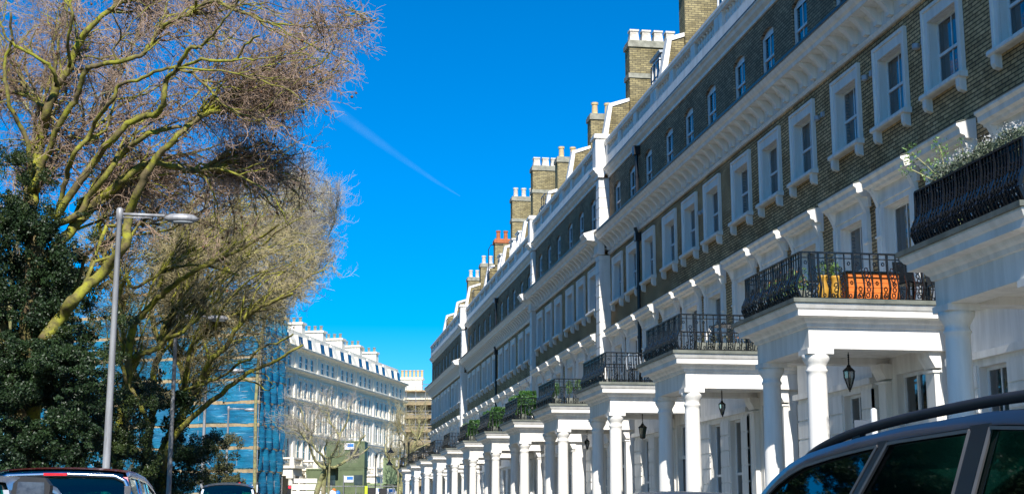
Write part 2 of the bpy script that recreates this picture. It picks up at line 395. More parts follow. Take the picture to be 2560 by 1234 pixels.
def proto_house():
    root = thing('terraced_house', 'proto', 'house')
    mb = MB()
    ops = []
    for c in CEN:
        ops += [(c-W1['hw'], c+W1['hw'], W1['z0'], W1['z1']), (c-W2['hw'], c+W2['hw'], W2['z0'], W2['z1'])]
    wall(mb, D, 4.8, 12.7, ops)
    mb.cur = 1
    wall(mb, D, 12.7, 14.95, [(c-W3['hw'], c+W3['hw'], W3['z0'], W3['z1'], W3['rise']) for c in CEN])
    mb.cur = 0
    for y in (0.0, D): mb.quad((0, y, 0), (0, y, 15.6), (9, y, 15.6), (9, y, 0))
    mb.quad((9, 0, 0), (9, D, 0), (9, D, 15.6), (9, 0, 15.6))
    mb.build('brick_wall', [STOCK, SHADEB], root)
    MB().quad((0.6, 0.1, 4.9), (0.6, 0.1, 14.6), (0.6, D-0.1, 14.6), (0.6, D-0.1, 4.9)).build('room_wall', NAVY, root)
    # windows
    for k, c in enumerate(CEN):
        # second floor: architrave, sill on brackets
        s = MB(); hw, z0, z1 = W2['hw'], W2['z0'], W2['z1']; a = 0.21
        for y0, y1, za, zb in ((-hw-a, -hw, z0, z1+0.3), (hw, hw+a, z0, z1+0.3), (-hw, hw, z1, z1+0.3)):
            s.box(-0.05, 0.0, y0, y1, za, zb)
        s.box(-0.085, -0.05, -hw-a, -hw-a+0.07, z0, z1+0.3); s.box(-0.085, -0.05, hw+a-0.07, hw+a, z0, z1+0.3); s.box(-0.085, -0.05, -hw-a+0.07, hw+a-0.07, z1+0.23, z1+0.3)
        s.quad((0.0, -hw+0.003, z0), (0.0, -hw+0.003, z1), (0.2, -hw+0.003, z1), (0.2, -hw+0.003, z0)); s.quad((0.0, hw-0.003, z0), (0.2, hw-0.003, z0), (0.2, hw-0.003, z1), (0.0, hw-0.003, z1)); s.quad((0, -hw, z1-0.003), (0, hw, z1-0.003), (0.2, hw, z1-0.003), (0.2, -hw, z1-0.003))
        wo = s.build('window', WHITE, root, loc=(0, c, 0))
        q = MB(); q.extr_y([(0.2, z0-0.10), (0.2, z0), (-0.17, z0-0.02), (-0.19, z0-0.05), (-0.19, z0-0.11), (-0.15, z0-0.13), (0, z0-0.13), (0, z0-0.10)], -hw-a-0.05, hw+a+0.05)
        for y in (-hw-a+0.10, hw+a-0.10): q.extr_y([(0, z0-0.13), (-0.15, z0-0.13), (-0.15, z0-0.30), (-0.11, z0-0.37), (0, z0-0.40)], y-0.07, y+0.07)
        q.build('sill', WHITE, wo)
        sash_mesh(hw, z0, z1).build('sash', WHITE2, wo); pane_mesh(hw, z0, z1).build('pane', PANE, wo); curtain_mesh(hw, z0, z1, kind=(k % 2)).build('curtain', CURT, wo)
        # first floor: pilastered surround with hood on consoles
        s = MB(); hw, z0, z1 = W1['hw'], W1['z0'], W1['z1']
        for sg in (-1, 1):
            y = sg*(hw+0.10); s.box(-0.06, 0, y-0.10, y+0.10, z0, z1+0.12)
            y = sg*(hw+0.28); s.box(-0.09, 0, y-0.09, y+0.09, 4.95, z1+0.05); s.box(-0.12, 0, y-0.11, y+0.11, z1-0.62, z1-0.57)
            s.quad((0.0, sg*(hw-0.003), z0), (0.0, sg*(hw-0.003), z1), (0.2, sg*(hw-0.003), z1), (0.2, sg*(hw-0.003), z0))
        s.box(-0.06, 0, -hw-0.0, hw+0.0, z1, z1+0.12); s.box(-0.09, 0, -hw-0.2, hw+0.2, z1+0.12, z1+0.20); s.box(-0.07, 0, -hw-0.44, hw+0.44, z1+0.20, z1+0.42)
        s.quad((0, -hw, z1-0.003), (0, hw, z1-0.003), (0.2, hw, z1-0.003), (0.2, -hw, z1-0.003))
        wo = s.build('window', WHITE, root, loc=(0, c, 0))
        h = MB(); zt = z1+0.42
        h.extr_y([(0, zt), (-0.22, zt), (-0.24, zt+0.05), (-0.33, zt+0.08), (-0.34, zt+0.18), (-0.40, zt+0.23), (-0.40, zt+0.28), (0, zt+0.40)], -hw-0.44, hw+0.44)
        h.cur = 1; h.extr_y([(-0.41, zt+0.282), (-0.41, zt+0.295), (0, zt+0.43), (0, zt+0.402)], -hw-0.46, hw+0.46); h.cur = 0
        for sg in (-1, 1): console(h, 0, sg*(hw+0.28), zt, 0.52, 0.13, 0.24)
        h.build('hood', [WHITE, LEAD], wo)
        sash_mesh(hw, z0, z1, bars=1, split=0.6).build('sash', WHITE2, wo); pane_mesh(hw, z0, z1).build('pane', PANE, wo); curtain_mesh(hw, z0, z1, kind=(k+1) % 2 if k < 2 else 0).build('curtain', CURT, wo)
        # third floor
        hw, z0, z1, rs = W3['hw'], W3['z0'], W3['z1'], W3['rise']
        s = sash_mesh(hw, z0, z1-rs*0.5, x=0.09); s.box(0.07, 0.13, -hw, -hw+0.10, z0, z1-rs); s.box(0.07, 0.13, hw-0.10, hw, z0, z1-rs)
        n = 6
        for q2 in range(n):
            u0 = -1+2*q2/n; u1 = -1+2*(q2+1)/n
            s.quad((0.085, hw*u0, z1-rs-0.07), (0.085, hw*u1, z1-rs-0.07), (0.085, hw*u1, z1-rs*u1*u1), (0.085, hw*u0, z1-rs*u0*u0))
        s.box(-0.04, 0.2, -hw-0.04, hw+0.04, z0-0.07, z0)
        wo = s.build('window', WHITE2, root, loc=(0, c, 0))
        pane_mesh(hw, z0, z1-rs, x=0.112).build('pane', PANE, wo); curtain_mesh(hw, z0, z1, x=0.32, kind=k % 2).build('curtain', CURT, wo)
    # main cornice
    mb = MB()
    mb.extr_y([(0.0, 11.62), (-0.07, 11.62), (-0.11, 11.70), (-0.07, 11.76), (-0.07, 12.06), (-0.16, 12.10), (-0.20, 12.16), (-0.52, 12.18), (-0.54, 12.27), (-0.60, 12.31), (-0.66, 12.41), (-0.66, 12.46), (0.0, 12.70)], 0, D)
    mb.cur = 1; mb.extr_y([(-0.69, 12.43), (-0.70, 12.50), (0.0, 12.735), (0.0, 12.703), (-0.663, 12.463)], 0.001, D-0.001)
    co = mb.build('cornice', [WHITE, PIPE], root)
    b = MB(); console(b, -0.07, 0, 12.17, 0.40, 0.17, 0.42)
    b0 = b.build('bracket', WHITE, co, loc=(0, 0.32, 0))
    for i in range(1, 12):
        c = b0.copy(); COL.objects.link(c); c.location = (0, 0.32+i*D/12, 0)
    # upper cornice, plinth
    mb = MB()
    mb.extr_y([(0.0, 14.80), (-0.05, 14.80), (-0.06, 14.90), (-0.16, 14.98), (-0.20, 15.06), (-0.26, 15.10), (-0.26, 15.16), (-0.14, 15.19), (-0.14, 15.60), (0.25, 15.60), (0.25, 14.95), (0, 14.95)], 0, D)
    mb.cur = 1; mb.extr_y([(-0.275, 15.145), (-0.275, 15.175), (-0.142, 15.205), (-0.142, 15.175)], 0.001, D-0.001)
    mb.build('parapet_cornice', [WHITE, PIPE], root)
    mb = MB()
    mb.extr_y([(-0.16, 16.14), (-0.17, 16.20), (-0.20, 16.23), (-0.20, 16.32), (-0.12, 16.38), (0.15, 16.38), (0.22, 16.32), (0.22, 16.23), (0.18, 16.14)], 0, D)
    mb.extr_y([(-0.12, 15.601), (-0.12, 15.67), (0.14, 15.67), (0.14, 15.601)], 0, D)
    for i in range(4):
        y = 0.02 + i*2.56; y = min(y, D-0.32)
        mb.box(-0.13, 0.15, y, y+0.44 if i < 3 else D-0.02, 15.67, 16.14)
    ba = mb.build('balustrade', WHITE, root)
    b = MB(); b.lathe((0, 0, 15.67), [(0.075, 0), (0.075, 0.05), (0.045, 0.07), (0.085, 0.16), (0.085, 0.21), (0.045, 0.33), (0.04, 0.36), (0.06, 0.40), (0.075, 0.42), (0.075, 0.47)], 8)
    bm = None
    for i in range(3):
        for j in range(7):
            y = 0.46+i*2.56+0.17+j*0.295
            if y > D-0.42: continue
            if bm is None: bm = b.build('baluster', WHITE, ba, smooth=True, loc=(0.01, y, 0))
            else:
                c = bm.copy(); COL.objects.link(c); c.location = (0.01, y, 0)
    # roof
    mb = MB()
    mb.quad((0.25, 0, 15.45), (0.25, D, 15.45), (0.6, D, 15.45), (0.6, 0, 15.45))
    mb.quad((0.6, 0, 15.45), (0.6, D, 15.45), (1.1, D, 17.6), (1.1, 0, 17.6)); mb.quad((1.1, 0, 17.6), (1.1, D, 17.6), (4.5, D, 18.3), (4.5, 0, 18.3)); mb.quad((4.5, 0, 18.3), (4.5, D, 18.3), (9, D, 16), (9, 0, 16))
    for y in (0.001, D-0.001): mb.add([(0.25, y, 15.45), (0.6, y, 15.45), (1.1, y, 17.6), (4.5, y, 18.3), (9, y, 16), (9, y, 15.45)], [(0, 1, 2, 3, 4, 5)])
    ro = mb.build('roof', SLATE, root)
    # party wall with white coping
    mb = MB(); mb.extr_y([(0.15, 15.3), (0.50, 17.98), (1.2, 18.2), (5, 19.0), (5, 15.3)], -0.17, 0.17)
    mb.build('party_parapet', CHIMB, root)
    mb = MB(); P = [(0.02, 16.3), (0.38, 17.98), (1.4, 18.30)]
    mb.extr_y([(0.02, 16.2), (0.38, 18.08), (1.3, 18.38), (1.3, 18.24), (0.52, 17.96), (0.24, 16.2)], -0.22, 0.22)
    mb.build('coping', WHITE, root)
    return root
def ground_floor(root, yp):
    """stucco ground floor; yp = local y of the porch's near column"""
    mb = MB()
    # rusticated front set behind the bay
    wall(mb, D, 0.1, 4.8, [], x0=0.0)
    a, b = yp+3.0, yp+7.05        # bay
    X = -1.42
    ops = [(a+0.55, a+1.45, 1.0, 3.68), (a+2.25, a+3.15, 1.0, 3.68)]
    ops = [(o[0]-a, o[1]-a, o[2], o[3]) for o in ops]
    wall(mb, b-a, 0.1, 4.75, ops, y_off=a, x0=X)
    for y in (a, b): mb.quad((X, y, 0.1), (0, y, 0.1), (0, y, 4.75), (X, y, 4.75))
    mb.quad((X, a, 4.75), (X, b, 4.75), (0, b, 4.75), (0, a, 4.75))
    # rusticated bands standing 3cm proud
    z = 0.15
    while z < 3.7:
        for (u, v) in ((a-0.03, a+0.5), (a+1.5, a+2.2), (a+3.2, b+0.03)):
            mb.box(X-0.03, X+0.02, u, v, z, z+0.36)
        mb.box(X-0.03, -0.003, a-0.03, a+0.003, z, z+0.36); mb.box(X-0.03, -0.003, b-0.003, b+0.03, z, z+0.36)
        z += 0.40
    mb.box(X-0.10, -0.003, a-0.10, b+0.10, 3.80, 3.92); mb.box(X-0.14, -0.003, a-0.14, b+0.14, 4.60, 4.82)
    # vestibule
    va, vb = yp-0.05, yp+2.35; X2 = -1.47
    mb.quad((X2, va, 0.1), (0, va, 0.1), (0, va, 4.2), (X2, va, 4.2)); mb.quad((X2, vb, 0.1), (X2, vb, 4.2), (0, vb, 4.2), (0, vb, 0.1))
    wall(mb, vb-va, 0.1, 4.2, [(0.62, 1.82, 0.5, 3.86)], y_off=va, x0=X2, reveal=0.18)
    mb.build('ground_floor_wall', WHITE, root)
    d = MB()
    d.box(X2+0.16, X2+0.2, va+0.62, va+1.82, 0.5, 2.9); 
    for zz in (0.8, 1.9):
        for yy in (0.72, 1.26): d.box(X2+0.14, X2+0.16, va+yy, va+yy+0.44, zz, zz+0.85)
    dr = d.build('front_door', DOORM, root)
    f = MB(); f.box(X2+0.13, X2+0.19, va+0.62, va+1.82, 2.9, 3.0); f.box(X2+0.13, X2+0.19, va+0.62, va+0.68, 3.0, 3.86); f.box(X2+0.13, X2+0.19, va+1.76, va+1.82, 3.0, 3.86); f.box(X2+0.13, X2+0.19, va+1.19, va+1.25, 3.0, 3.8); f.box(X2+0.13, X2+0.19, va+0.68, va+1.76, 3.8, 3.86)
    fo = f.build('fanlight', WHITE2, root)
    MB().quad((X2+0.17, va+0.66, 3.0), (X2+0.17, va+0.66, 3.8), (X2+0.17, va+1.78, 3.8), (X2+0.17, va+1.78, 3.0)).build('pane', PANE, fo)
    kn = MB().lathe((X2+0.12, va+1.22, 1.7), [(0.01, -0.04), (0.045, -0.02), (0.045, 0.02), (0.01, 0.04)], 8).build('door_knob', CHROME, dr)
    p = MB()
    for y in (va+0.18, vb-0.18):
        p.box(X2-0.12, X2-0.002, y-0.16, y+0.16, 0.1, 3.72); p.box(X2-0.16, X2-0.002, y-0.19, y+0.19, 3.72, 3.76)
        p.extr_y([(X2-0.12, 3.80), (X2-0.22, 3.98), (X2-0.24, 4.08), (X2-0.001, 4.08), (X2-0.001, 3.80)], y-0.22, y+0.22)
    p.build('door_pilaster', WHITE, root)
    for oy in (a+1.0, a+2.7):
        wo = sash_mesh(0.45, 1.0, 3.68, x=X+0.14).build('window', WHITE2, root, loc=(0, oy, 0))
        pane_mesh(0.45, 1.0, 3.68, x=X+0.16).build('pane', PANE, wo); curtain_mesh(0.45, 1.0, 3.68, x=X+0.3, kind=0).build('curtain', CURT, wo)
def make_portico(root, yp, xoff):
    """yp: local y of near column, xoff: local x of the columns"""
    C = 2.28; e = 0.19; x0 = xoff-e; ya = yp-e; yb = yp+C+e
    pr = [(0.0, 4.08), (0.0, 4.43), (0.035, 4.44), (0.05, 4.50), (0.09, 4.53), (0.12, 4.585), (0.27, 4.60), (0.27, 4.70), (0.30, 4.72), (0.34, 4.78), (0.34, 4.81)]
    mb = MB(); A = len(pr); vs = []
    for o, z in pr: vs += [(-0.02, ya-o, z), (x0-o, ya-o, z), (x0-o, yb+o, z), (-0.02, yb+o, z)]
    fs = []
    for k in range(A-1):
        for i in range(3): fs.append((k*4+i, k*4+i+1, (k+1)*4+i+1, (k+1)*4+i))
    fs.append(tuple((A-1)*4+i for i in range(4)))
    mb.add(vs, fs)
    # beams underside and ceiling
    mb.box(x0+0.001, -0.03, ya+0.001, ya+2*e, 4.078, 4.3); mb.box(x0+0.001, -0.03, yb-2*e, yb-0.001, 4.078, 4.3); mb.box(x0+0.001, x0+2*e, ya+2*e, yb-2*e, 4.078, 4.3)
    mb.quad((x0+0.1, ya+0.1, 4.19), (x0+0.1, yb-0.1, 4.19), (-0.03, yb-0.1, 4.19), (-0.03, ya+0.1, 4.19))
    mb.cur = 1
    o = 0.38; mb.box(x0-o, -0.02, ya-o, yb+o, 4.812, 4.88)
    po = mb.build('portico', [WHITE, LEAD], root)
    c = MB()
    c.box(-0.23, 0.23, -0.23, 0.23, 3.985, 4.076)
    c.lathe((0, 0, 0), [(0.26, 0.12), (0.26, 0.22), (0.21, 0.25), (0.235, 0.30), (0.185, 0.36), (0.186, 1.2), (0.178, 2.4), (0.165, 3.60), (0.165, 3.68), (0.185, 3.70), (0.185, 3.73), (0.165, 3.75), (0.165, 3.80), (0.19, 3.84), (0.235, 3.92), (0.24, 3.984)], 28)
    c.box(-0.28, 0.28, -0.28, 0.28, 0.0, 0.12)
    c0 = c.build('column', WHITE, po, smooth=False, loc=(xoff, yp, 0))
    me = c0.data
    for p in me.polygons:
        if len(p.vertices) == 4 and abs(p.normal.z) < 0.95 and p.index > 5 and p.index < len(me.polygons)-6: p.use_smooth = True
    c1 = c0.copy(); COL.objects.link(c1); c1.location = (xoff, yp+C, 0)
    st = MB(); st.box(x0-0.1, 0, ya-0.1, yb+0.1, 0.02, 0.15); st.build('step', STONE, po)
    return po
def belly(t):      # railing bulge profile, t=0 bottom .. 1 top
    return 0.10*math.exp(-((t-0.28)/0.2)**2)
def make_railing(root, yp, xoff, dense=False, name='balcony_railing'):
    C = 2.28; e = 0.19; z0, z1 = 4.90, 5.70
    xa = xoff-e-0.14; ya = yp-e-0.14; yb = yp+C+e+0.14
    mb = MB()
    segs = [((-0.02, ya), (xa, ya), (0, -1)), ((xa, ya), (xa, yb), (-1, 0)), ((xa, yb), (-0.02, yb), (0, 1))]
    for (a, b, nrm) in segs:
        a = Vector((a[0], a[1], 0)); b = Vector((b[0], b[1], 0)); nn = Vector((nrm[0], nrm[1], 0)); L = (b-a).length; d = (b-a)/L
        for z, wd, hh in ((z1, 0.05, 0.03), (z0+0.02, 0.03, 0.02), (z1-0.09, 0.018, 0.018)):
            mb.bar(a+Vector((0, 0, z)), b+Vector((0, 0, z)), wd, hh)
        n = max(2, int(L/(0.085 if dense else (0.115 if nrm[0] else 0.15))))
        for i in range(n+1):
            p = a+d*(L*i/n)
            pts = [p+nn*belly(t)+Vector((0, 0, z0+(z1-z0)*t)) for t in (0, 0.12, 0.25, 0.4, 0.55, 0.75, 1)]
            wdt = 0.020 if (i % 4) else 0.034
            if dense: wdt *= 1.3
            for u, v in zip(pts[:-1], pts[1:]): mb.bar(u, v, wdt, wdt)
            if i < n:                                  # scrollwork between the bars
                q = a+d*(L*(i+0.5)/n)
                ks = (0.10, 0.21, 0.32, 0.43, 0.54, 0.65) if (i % 3 == 0 or dense) else ((0.13, 0.3, 0.5) if nrm[0] else (0.08, 0.78))
                for t in ks:
                    c = q+nn*(belly(t)+0.006)+Vector((0, 0, z0+(z1-z0)*t)); r = 0.032 if i % 3 == 0 else 0.024
                    ring = [c+d*(r*cos(k*pi/3))+Vector((0, 0, r*1.25*sin(k*pi/3))) for k in range(7)]
                    for u, v in zip(ring[:-1], ring[1:]): mb.bar(u, v, 0.015, 0.015)
    return mb.build(name, IRON, root)
def make_chimney(root, top, pots, kind, w0=1.0, w1=3.1, band=None, yy=(-0.32, 0.42)):
    mb = MB(); a, b = yy
    mb.box(w0, w1, a, b, 15.4, top-0.30)
    mb.cur = 1; mb.box(w0-0.06, w1+0.06, a-0.06, b+0.06, top-0.30, top-0.10); mb.box(w0-0.02, w1+0.02, a-0.02, b+0.02, top-0.10, top)
    mb.box(w0-0.05, w1+0.05, a-0.05, b+0.05, top-1.65, top-1.45) if top > 20.5 else None
    ch = mb.build('chimney_stack', [CHIMB, TERRA if band else STONE], root)
    m = {'white': POTW, 'buff': POTY, 'orange': TERRA, 'square': POTW}[kind]
    pm = MB()
    if kind == 'square':
        vs = []
        for s_, z in ((0.21, 0), (0.165, 0.46), (0.2, 0.46), (0.2, 0.54)): vs += [(-s_, -s_, z), (s_, -s_, z), (s_, s_, z), (-s_, s_, z)]
        fs = [(k*4+i, k*4+(i+1) % 4, (k+1)*4+(i+1) % 4, (k+1)*4+i) for k in range(3) for i in range(4)]+[(12, 13, 14, 15)]
        pm.add(vs, fs)
    else:
        h = {'white': 0.62, 'buff': 0.62, 'orange': 0.62}[kind]
        pm.lathe((0, 0, 0), [(0.17, 0), (0.17, 0.06), (0.145, 0.09), (0.125, h-0.12), (0.16, h-0.10), (0.17, h), (0.12, h), (0.11, h-0.1)], 12)
    p0 = None
    for i in range(pots):
        x = w0+0.28+i*(0.52 if kind != 'buff' else 0.62)
        if p0 is None: p0 = pm.build('chimney_pot', m, ch, loc=(x, (a+b)/2, top))
        else: c = p0.copy(); COL.objects.link(c); c.location = (x, (a+b)/2, top)
    return ch
def make_dormer(root, y0, x0, mat, z0=15.5, z1=17.9, wd=1.25):
    mb = MB()
    mb.extr_y([(x0, z0), (x0+0.12, z1), (x0+2.0, z1+0.12), (x0+2.0, z0)], y0, y0+wd)
    mb.extr_y([(x0+0.04, z1+0.0), (x0+0.0, z1+0.09), (x0+2.1, z1+0.24), (x0+2.1, z1+0.14)], y0-0.06, y0+wd+0.06)
    do = mb.build('dormer', mat, root)
    s = MB(); 
    def P(y, z): t = (z-z0)/(z1-z0); return (x0+0.12*t-0.02, y, z)
    s.bar(P(y0+0.15, z0+0.5), P(y0+0.15, z1-0.15), 0.06); s.bar(P(y0+wd-0.15, z0+0.5), P(y0+wd-0.15, z1-0.15), 0.06); s.bar(P(y0+0.15, z1-0.15), P(y0+wd-0.15, z1-0.15), 0.06); s.bar(P(y0+wd/2, z0+0.5), P(y0+wd/2, z1-0.15), 0.05); s.bar(P(y0+0.15, z0+1.3), P(y0+wd-0.15, z0+1.3), 0.05)
    s.build('window_frame', WHITE2, do)
    g_ = MB().quad(P(y0+0.15, z0+0.5), P(y0+wd-0.15, z0+0.5), P(y0+wd-0.15, z1-0.15), P(y0+0.15, z1-0.15)); g_.build('pane', NAVYG, do)
def make_pilaster(root, y0, y1):
    mb = MB(); z = 4.9
    while z < 11.55: mb.box(-0.22, 0.3, y0, y1, z, min(z+0.46, 11.6)); mb.box(-0.19, 0.3, y0+0.02, y1-0.02, z+0.46, z+0.5); z += 0.5
    mb.extr_y([(0.0, 11.62), (-0.27, 11.62), (-0.31, 11.70), (-0.27, 11.76), (-0.27, 12.06), (-0.36, 12.10), (-0.40, 12.16), (-0.72, 12.18), (-0.74, 12.27), (-0.80, 12.31), (-0.86, 12.41), (-0.86, 12.46), (0.0, 12.74)], y0-0.08, y1+0.08)
    z = 12.75
    while z < 14.7: mb.box(-0.18, 0.3, y0+0.03, y1-0.03, z, min(z+0.37, 14.8)); mb.box(-0.15, 0.3, y0+0.05, y1-0.05, z+0.37, z+0.41); z += 0.41
    mb.extr_y([(0.0, 14.80), (-0.23, 14.80), (-0.24, 14.90), (-0.34, 14.98), (-0.38, 15.06), (-0.44, 15.10), (-0.44, 15.17), (0.2, 15.2)], y0-0.1, y1+0.1)
    mb.box(-0.30, 0.3, y0, y1, 15.2, 16.45); mb.box(-0.38, 0.36, y0-0.07, y1+0.07, 16.45, 16.56); mb.box(-0.34, 0.32, y0-0.03, y1+0.03, 16.56, 16.64)
    mb.build('pilaster', WHITE, root)
def make_pipe(root, y, z0=5.0, z1=14.7, x=-0.12):
    mb = MB(); mb.tube([(x, y, z0), (x, y, 11.4), (x-0.1, y, 11.7)], 0.065, 8); mb.tube([(x, y, 12.8), (x, y, z1)], 0.065, 8)
    mb.box(x-0.13, x+0.11, y-0.13, y+0.13, 14.45, 14.78); mb.box(x-0.12, x+0.1, y-0.12, y+0.12, 11.2, 11.5)
    for z in (5.8, 7.6, 9.4, 13.6): mb.lathe((x, y, z), [(0.085, 0), (0.085, 0.09)], 8)
    mb.build('downpipe', PIPE, root)
m, t, p = nodes_of('dark_window_glass'); p.inputs['Base Color'].default_value = (0.03, 0.045, 0.06, 1); p.inputs['Roughness'].default_value = 0.06; p.inputs['Specular IOR Level'].default_value = 0.8
n_ = noise(t, objcoord(t), 1.5, 2); t.links.new(ramp(t, n_, [(0.3, (0.015, 0.022, 0.03)), (0.7, (0.04, 0.05, 0.06))]), p.inputs['Base Color']); NAVYG = m

PX = [15.25, 22.70, 30.28, 37.8, 45.42, 53.15, 60.8, 68.5, 76.2, 84.0, 91.8, 99.4, 107.4]
H = [(15.57, 12.5), (23.3, 12.5), (31.03, 12.5), (38.76, 12.5), (46.5, 12.5), (54.85, 12.25), (62.58, 12.25), (70.95, 12.65), (78.68, 12.65), (86.4, 12.65), (94.1, 12.65), (102.6, 12.4), (110.33, 12.4), (118.06, 12.4)]
HL = ['nearest brick terraced house, its porch roof topped by white flowers',
      'brick terraced house whose porch balcony holds an orange slatted planter and yellow pots',
      'brick terraced house with a dark table on its porch balcony, third from the right edge',
      'brick terraced house with wire chairs on its porch balcony and a square lantern beneath',
      'brick terraced house with a grey lead dormer just before the tall white pilaster',
      'brick terraced house with four square white chimney pots starting at the tall white pilaster',
      'brick terraced house with two buff chimney pots just beyond the tall white pilaster',
      'brick terraced house with two buff chimney pots and roof railings, where the front steps back',
      'brick terraced house with four white chimney pots on a tall stack and white dormers',
      'brick terraced house under a tall stack with three white pots, before the orange chimney pots',
      'brick terraced house with three orange terracotta chimney pots on an orange banded stack',
      'brick terraced house with two white chimney pots starting at the far white pilaster',
      'brick terraced house with three cream chimney pots, last one with a chimney in the row',
      'brick terraced house at the far corner end of the right hand row']
proto = proto_house()
houses = []
for i, (y0, F) in enumerate(H):
    r = proto if i == 0 else clone(proto)
    r.location = (F, y0, 0); tag(r, HL[i], 'house', 'brick terraced houses with white porches'); houses.append(r)
def mk_portico_set(r, i):
    F = H[i][1]; yp = PX[i]-H[i][0]; xo = 8.8-F
    ground_floor(r, yp); make_portico(r, yp, xo); make_railing(r, yp, xo, dense=(i == 0))
for i in range(13): mk_portico_set(houses[i], i)
gf = MB(); wall(gf, D, 0.1, 4.8, [(1, 2, 1, 3.6), (3.4, 4.4, 1, 3.6), (5.6, 6.6, 1, 3.6)]); gf.build('ground_floor_wall', WHITE, houses[13])
for y in (1.5, 3.9, 6.1):
    wo = sash_mesh(0.5, 1.0, 3.6).build('window', WHITE2, houses[13], loc=(0, y, 0)); pane_mesh(0.5, 1.0, 3.6).build('pane', PANE, wo)
CH = {3: (19.7, 2, 'buff', None), 4: (20.1, 4, 'white', None), 5: (20.85, 4, 'square', None), 6: (19.9, 2, 'buff', None), 7: (19.95, 2, 'buff', None), 8: (21.4, 4, 'square', None), 9: (21.3, 3, 'white', None), 10: (20.05, 3, 'orange', 1), 11: (19.85, 2, 'white', None), 12: (20.1, 3, 'white', None), 2: (19.8, 4, 'white', None), 1: (19.8, 2, 'buff', None), 0: (19.8, 3, 'white', None)}
for i, (t_, n, k, b) in CH.items(): make_chimney(houses[i], t_, n, k, w0=(1.25 if H[i][1] < 12.5 else (0.85 if H[i][1] > 12.5 else 1.0)), w1=3.1, band=b)
make_dormer(houses[4], 1.0, 0.35, LEADL); make_dormer(houses[3], 1.3, 0.6, LEADL, z1=18.8)
make_dormer(houses[8], 2.2, 0.35, WHITE2, wd=1.1); make_dormer(houses[8], 4.6, 0.35, WHITE2, wd=1.1); make_dormer(houses[9], 2.0, 0.35, WHITE2, wd=1.1)
make_pilaster(houses[5], -0.62, -0.003); make_pilaster(houses[11], -0.72, -0.003); make_pilaster(houses[6], D+0.003, D+0.6)
make_pipe(houses[4], 2.65); make_pipe(houses[9], 0.12)
def roof_rail(root, y, x=0.25):
    mb = MB()
    for a in (0, 0.55, 1.1): mb.bar((x, y+a, 16.2), (x, y+a, 17.5), 0.035)
    for z in (17.5, 16.95): mb.bar((x, y, z), (x, y+1.1, z), 0.035); mb.bar((x, y, z), (x+0.9, y, z), 0.035)
    mb.bar((x+0.9, y, 16.2), (x+0.9, y, 17.5), 0.035)
    mb.build('roof_railing', IRON, root)
for i, y in ((4, 0.6), (6, 6.3), (9, 5.9), (10, 6.2), (12, 5.5), (7, 0.8)): roof_rail(houses[i], y)
# tall ladder-like safety hoop near the orange pots
hp = MB(); hp.tube([(0.2, 5.9, 16.3), (0.2, 5.9, 19.0), (0.35, 5.9, 19.3), (1.2, 5.9, 19.35)], 0.03, 5); hp.build('ladder_hoop', IRON, houses[9])
# small wall fittings
for i, y, z in ((2, 0.35, 10.8), (1, 2.55, 10.75), (1, 5.15, 10.9), (3, 2.7, 10.6)):
    mb = MB(); mb.lathe((-0.06, y, z), [(0.02, -0.07), (0.08, -0.05), (0.08, 0.05), (0.02, 0.07)], 8); mb.box(-0.07, 0.0, y-0.35, y-0.25, z-0.05, z+0.07); mb.build('alarm_box', LEADL, houses[i])

# ------------------------------------------------------------------ things on and under the porches
def leafcloud(name, mat, centres, radii, n, size, parent=None, flat=0.35, shell=True, aspect=0.55):
    C = np.array(centres, float); R = np.array(radii, float)
    wgt = R.prod(axis=1)**(2/3); idx = RNG.choice(len(C), n, p=wgt/wgt.sum())
    d = RNG.normal(size=(n, 3)); d /= np.linalg.norm(d, axis=1)[:, None]
    rr = (RNG.random(n)**(0.33 if not shell else 0.18))[:, None]
    P = C[idx]+d*R[idx]*rr
    a = RNG.normal(size=(n, 3)); a /= np.linalg.norm(a, axis=1)[:, None]
    b = np.cross(a, RNG.normal(size=(n, 3))); b /= np.linalg.norm(b, axis=1)[:, None]
    s = (size*(0.6+0.8*RNG.random(n)))[:, None]
    a *= s; b *= s*aspect
    V = np.stack([P-a, P+b, P+a, P-b], axis=1).reshape(-1, 3)
    F = np.arange(4*n).reshape(-1, 4)
    return np_mesh(name, V, F, mat, parent)
def boxcloud(name, mat, lo, hi, n, size, parent=None):
    lo = np.array(lo); hi = np.array(hi); P = lo+(hi-lo)*RNG.random((n, 3))
    ax = RNG.integers(0, 3, n); sd_ = RNG.integers(0, 2, n)
    m = RNG.random(n) < 0.8
    for k in range(3):
        q = m & (ax == k); P[q, k] = np.where(sd_[q] == 1, hi[k], lo[k])+RNG.normal(size=q.sum())*size*0.4
    a = RNG.normal(size=(n, 3)); a /= np.linalg.norm(a, axis=1)[:, None]
    b = np.cross(a, RNG.normal(size=(n, 3))); b /= np.linalg.norm(b, axis=1)[:, None]
    V = np.stack([P-a*size, P+b*size*0.6, P+a*size, P-b*size*0.6], axis=1).reshape(-1, 3)
    return np_mesh(name, V, np.arange(4*n).reshape(-1, 4), mat, parent)
